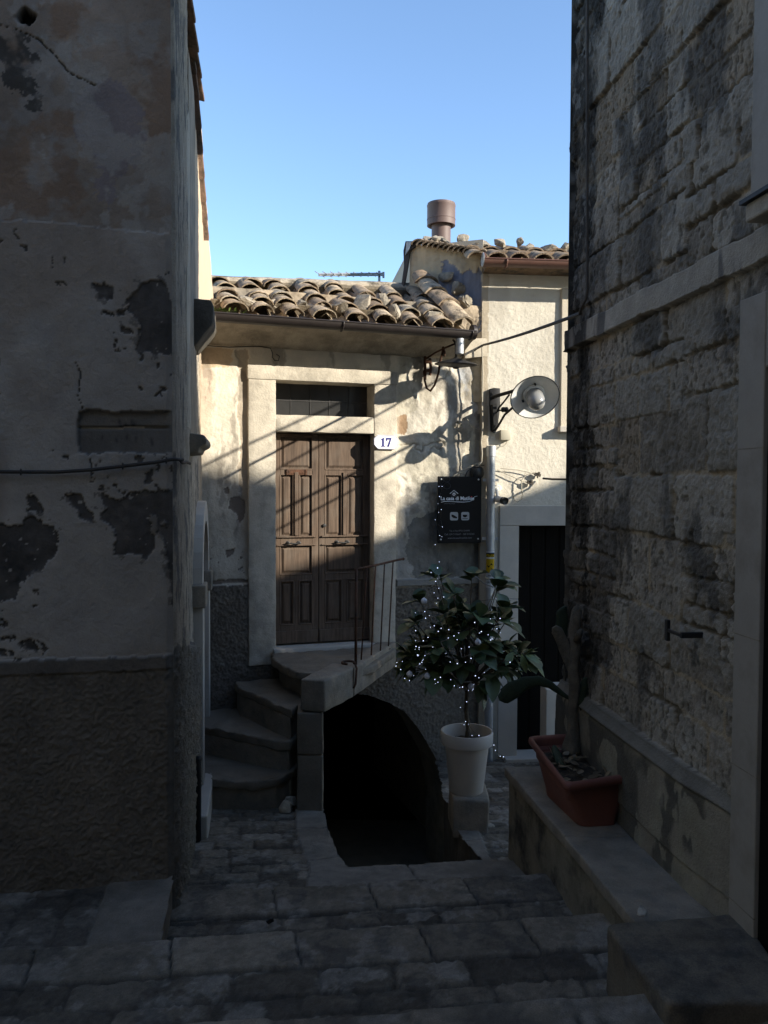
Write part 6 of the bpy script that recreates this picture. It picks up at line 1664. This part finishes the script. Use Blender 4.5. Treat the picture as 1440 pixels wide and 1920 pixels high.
mb = MB(); mb.tube([C_(1072, 1425), C_(1072, 1400), C_(1075, 1372), C_(1073, 1330), C_(1077, 1290), C_(1074, 1250), C_(1080, 1210), C_(1077, 1175), C_(1082, 1145), C_(1081, 1136)], [.054, .046, .031, .028, .028, .030, .030, .028, .025, .014], 16)
mb.tube([C_(1082, 1200, -.02), C_(1086, 1187, -.04), C_(1091, 1181, -.05)], [.02, .016, .012], 8)
for v in mb.bm.verts: v.co += .007 * mnoise.noise_vector(v.co * 16) + .005 * mnoise.noise_vector(v.co * 45)
mb.build('stem', M['cactus_wood'], cactus, smooth=True)
def pad(path, w, th, m, name):
    """a flattened pad following a path: w half widths, seen face on"""
    path = [Vector(p) for p in path]; n = len(path); L = []
    # resample
    fine = []
    for i in range(n - 1):
        for k in range(4): fine.append((path[i].lerp(path[i + 1], k / 4), w[i] + (w[i + 1] - w[i]) * k / 4))
    fine.append((path[-1], w[-1])); mm = len(fine)
    for i, (p, ww) in enumerate(fine):
        t = (fine[min(i + 1, mm - 1)][0] - fine[max(i - 1, 0)][0]).normalized(); s = t.cross(Vector((0, -1, 0))).normalized(); q = s.cross(t)
        hh = min(th, ww)
        L.append([p + s * math.cos(k * math.pi / 8) * ww + q * math.sin(k * math.pi / 8) * hh for k in range(16)])
    mb = MB(); mb.loft(L)
    for v in mb.bm.verts: v.co += .004 * mnoise.noise_vector(v.co * 20)
    return mb.build(name, M[m], cactus, smooth=True, ang=60)
pad([C_(1072, 1256), C_(1066, 1236), C_(1056, 1208), C_(1044, 1182), C_(1039, 1175)], [.022, .030, .031, .030, .014], .016, 'cactus_wood', 'pad')
pad([C_(1060, 1190, .1), C_(1053, 1172, .1), C_(1054, 1150, .1), C_(1060, 1136, .1)], [.016, .034, .034, .008], .012, 'cactus_green', 'pad')
pad([C_(1068, 1310), C_(1052, 1300), C_(1032, 1284), C_(1010, 1276), C_(985, 1281), C_(962, 1294), C_(945, 1306), C_(935, 1309)], [.008, .014, .020, .026, .036, .048, .044, .014], .012, 'cactus_green', 'pad')
pad([C_(1092, 1335), C_(1090, 1318), C_(1092, 1295), C_(1096, 1278), C_(1099, 1270)], [.008, .022, .026, .018, .006], .010, 'cactus_green', 'pad')
pad([C_(1089, 1364), C_(1096, 1350), C_(1106, 1340), C_(1112, 1330), C_(1113, 1312)], [.008, .014, .016, .012, .006], .010, 'cactus_wood', 'pad')
pad([C_(1112, 1335), C_(1109, 1308), C_(1102, 1285), C_(1096, 1275)], [.008, .011, .011, .006], .008, 'cactus_green', 'pad')
fp = lambda a, b, z: at_z(a, b, PT - z)
pad([fp(1040, 1402, .03), fp(1043, 1412, .04), fp(1050, 1430, .055), fp(1058, 1440, .065)], [.014, .024, .022, .010], .014, 'cactus_green', 'fallen_pad')

# ---- weeds in the gutter
wl, wc = [], []
for k in range(60):
    a = tr.uniform(398, 428) if tr.random() < .7 else tr.uniform(428, 466); b = 583 + (a - 398) * .06
    p = PH.hit(a, b, .40) + Vector((0, 0, tr.uniform(-.01, .01)))
    leaf_geo(p, Vector((tr.uniform(-.7, .7), tr.uniform(-.9, .2), tr.uniform(.2, 1))), Vector((0, 0, 1)), tr.uniform(.02, .05), .007, .3, .1, wl); q = tr.uniform(.7, 1.3); wc.append((.10 * q, .14 * q, .03 * q))
o = leaf_mesh(wl, wc, 'weed', None); tag(o, 'small green weeds sprouting from the left end of the dark gutter', 'weed')
# ================================================================== HOUSES ADDED BEYOND THE FRAME TO SHADE THE LANE
def far_house(name, foot, z0, z1, label, top=None):
    t = thing(name, (foot[0][0], foot[0][1], z0), label, 'house')
    mb = MB(); mb.prism([Vector((x, y, z0)) for x, y in foot], (0, 0, z1 - z0)); mb.build('wall', M['lime_trim'], t)
    cx = sum(p[0] for p in foot) / len(foot); cy = sum(p[1] for p in foot) / len(foot)
    mb = MB(); mb.loft([[Vector((x + (x - cx) * .04, y + (y - cy) * .04, z1)) for x, y in foot], [Vector((x + (x - cx) * .04, y + (y - cy) * .04, z1 + .12)) for x, y in foot], [Vector((cx + (x - cx) * .3, cy + (y - cy) * .3, z1 + .5)) for x, y in foot]])
    mb.build('roof', M['tile'], t, col=(.22, .14, .09))
    return t
# unseen houses added across the side alley, skylines shaped to cast the facade's shadow edge
sd = Vector((-SUN_D.x, -SUN_D.y)).normalized(); sp = Vector((-sd.y, sd.x)); dist = 12.0
def q_of(x, y): return x * sp.x + y * sp.y
SL = -SUN_D.z / math.hypot(SUN_D.x, SUN_D.y)
p2 = lambda q, d, z: Vector((*(sp * q + sd * d), z))
t = thing('house', tuple(p2(7, 12, -2)), 'unseen house added across the side alley, its stepped parapet shaped to cast shade', 'house')
prof = [(5.80, -2), (5.80, 7.12), (6.43, 7.12), (6.43, 7.34), (6.54, 7.36), (6.54, 7.46), (6.875, 7.46), (6.875, 7.06), (10.5, 7.30), (10.5, -2)]
mb = MB(); mb.prism([p2(q, 12, z) for q, z in prof], p2(0, 4, 0) - p2(0, 0, 0)); mb.build('wall', M['lime_trim'], t)
s2 = 18.0; dz = (s2 - 12) * SL
t = thing('house', tuple(p2(4, s2, -2)), 'unseen taller house added behind the stepped parapet house, its skyline shaped to cast shade', 'house')
prof = [(.5, -2), (.5, 8.6 + dz), (4.9, 8.6 + dz), (5.4, 8.15 + dz), (5.62, 7.96 + dz), (5.80, 7.84 + dz), (5.80, -2)]
mb = MB(); mb.prism([p2(q, s2, z) for q, z in prof], p2(0, 4, 0) - p2(0, 0, 0)); mb.build('wall', M['lime_trim'], t)
far_house('house', [(-9, -7), (3.5, -7), (3.5, -3.6), (-9, -3.6)], -1, 7.5, 'unseen house closing the lane behind the camera, added to block sky light')  # unseen houses added behind the camera to block sky light
far_house('house', [(-9, -3.5), (-3.2, -3.5), (-3.2, 1.6), (-9, 1.6)], -1, 6.5, 'unseen house across the pavement from the peeling corner house, added to block sky light')

# unseen post and wires added to streak the small house with shadow
pole_xy = sp * 6.76 + sd * .6
def pole_at(z, o=0.0): return Vector((pole_xy.x, pole_xy.y, z))
ptop_ = PH.hit(846, 690).z + (.6 - Vector(PH.hit(846, 690).xy).dot(sd)) * SL
pole = thing('shadow_post', pole_at(-.9), 'unseen slim metal post with a curved top, set in the side alley to cast a shadow stripe', 'post')
mb = MB(); mb.tube([pole_at(-.95), pole_at(ptop_ - .12), pole_at(ptop_ - .03) - Vector((*(sp * .03), 0)), pole_at(ptop_ + .03) - Vector((*(sp * .11), 0)), pole_at(ptop_ + .02) - Vector((*(sp * .24), 0))], .034, 12); mb.build('post', M['galv'], pole, smooth=True)
def shadow_wire(p1, p2, ua, r, label):
    W1, W2 = PH.hit(*p1), PH.hit(*p2); n = (W2 - W1).cross(SUN_D).normalized()
    def on(q): return Vector((q.x, q.y, W1.z - (n.x * (q.x - W1.x) + n.y * (q.y - W1.y)) / n.z))
    q = PRB.pos(ua, 0, .05); A_, B_ = on(q), on(pole_at(0))
    mb = MB(); mb.tube([A_.lerp(B_, k / 8) - Vector((0, 0, .03 * (k / 8) * (1 - k / 8))) for k in range(9)], r, 7)
    tag(mb.build('streak_wire', M['cable'], smooth=True), label, 'wire', 'unseen wires added over the side alley to cast shadow streaks')
shadow_wire((690, 728), (378, 872), -1.0, .010, 'unseen wire added across the side alley for its shadow, highest by the rubble house')
shadow_wire((743, 757), (620, 825), -.8, .009, 'unseen wire added across the side alley for its shadow, second by height')
shadow_wire((905, 768), (690, 875), -1.2, .013, 'unseen thick cable added across the side alley for its shadow')
shadow_wire((890, 800), (690, 905), -.6, .009, 'lowest unseen wire added across the side alley for its shadow')
shadow_wire((790, 707), (471, 867), -.7, .007, 'unseen thin wire added across the side alley for its shadow')
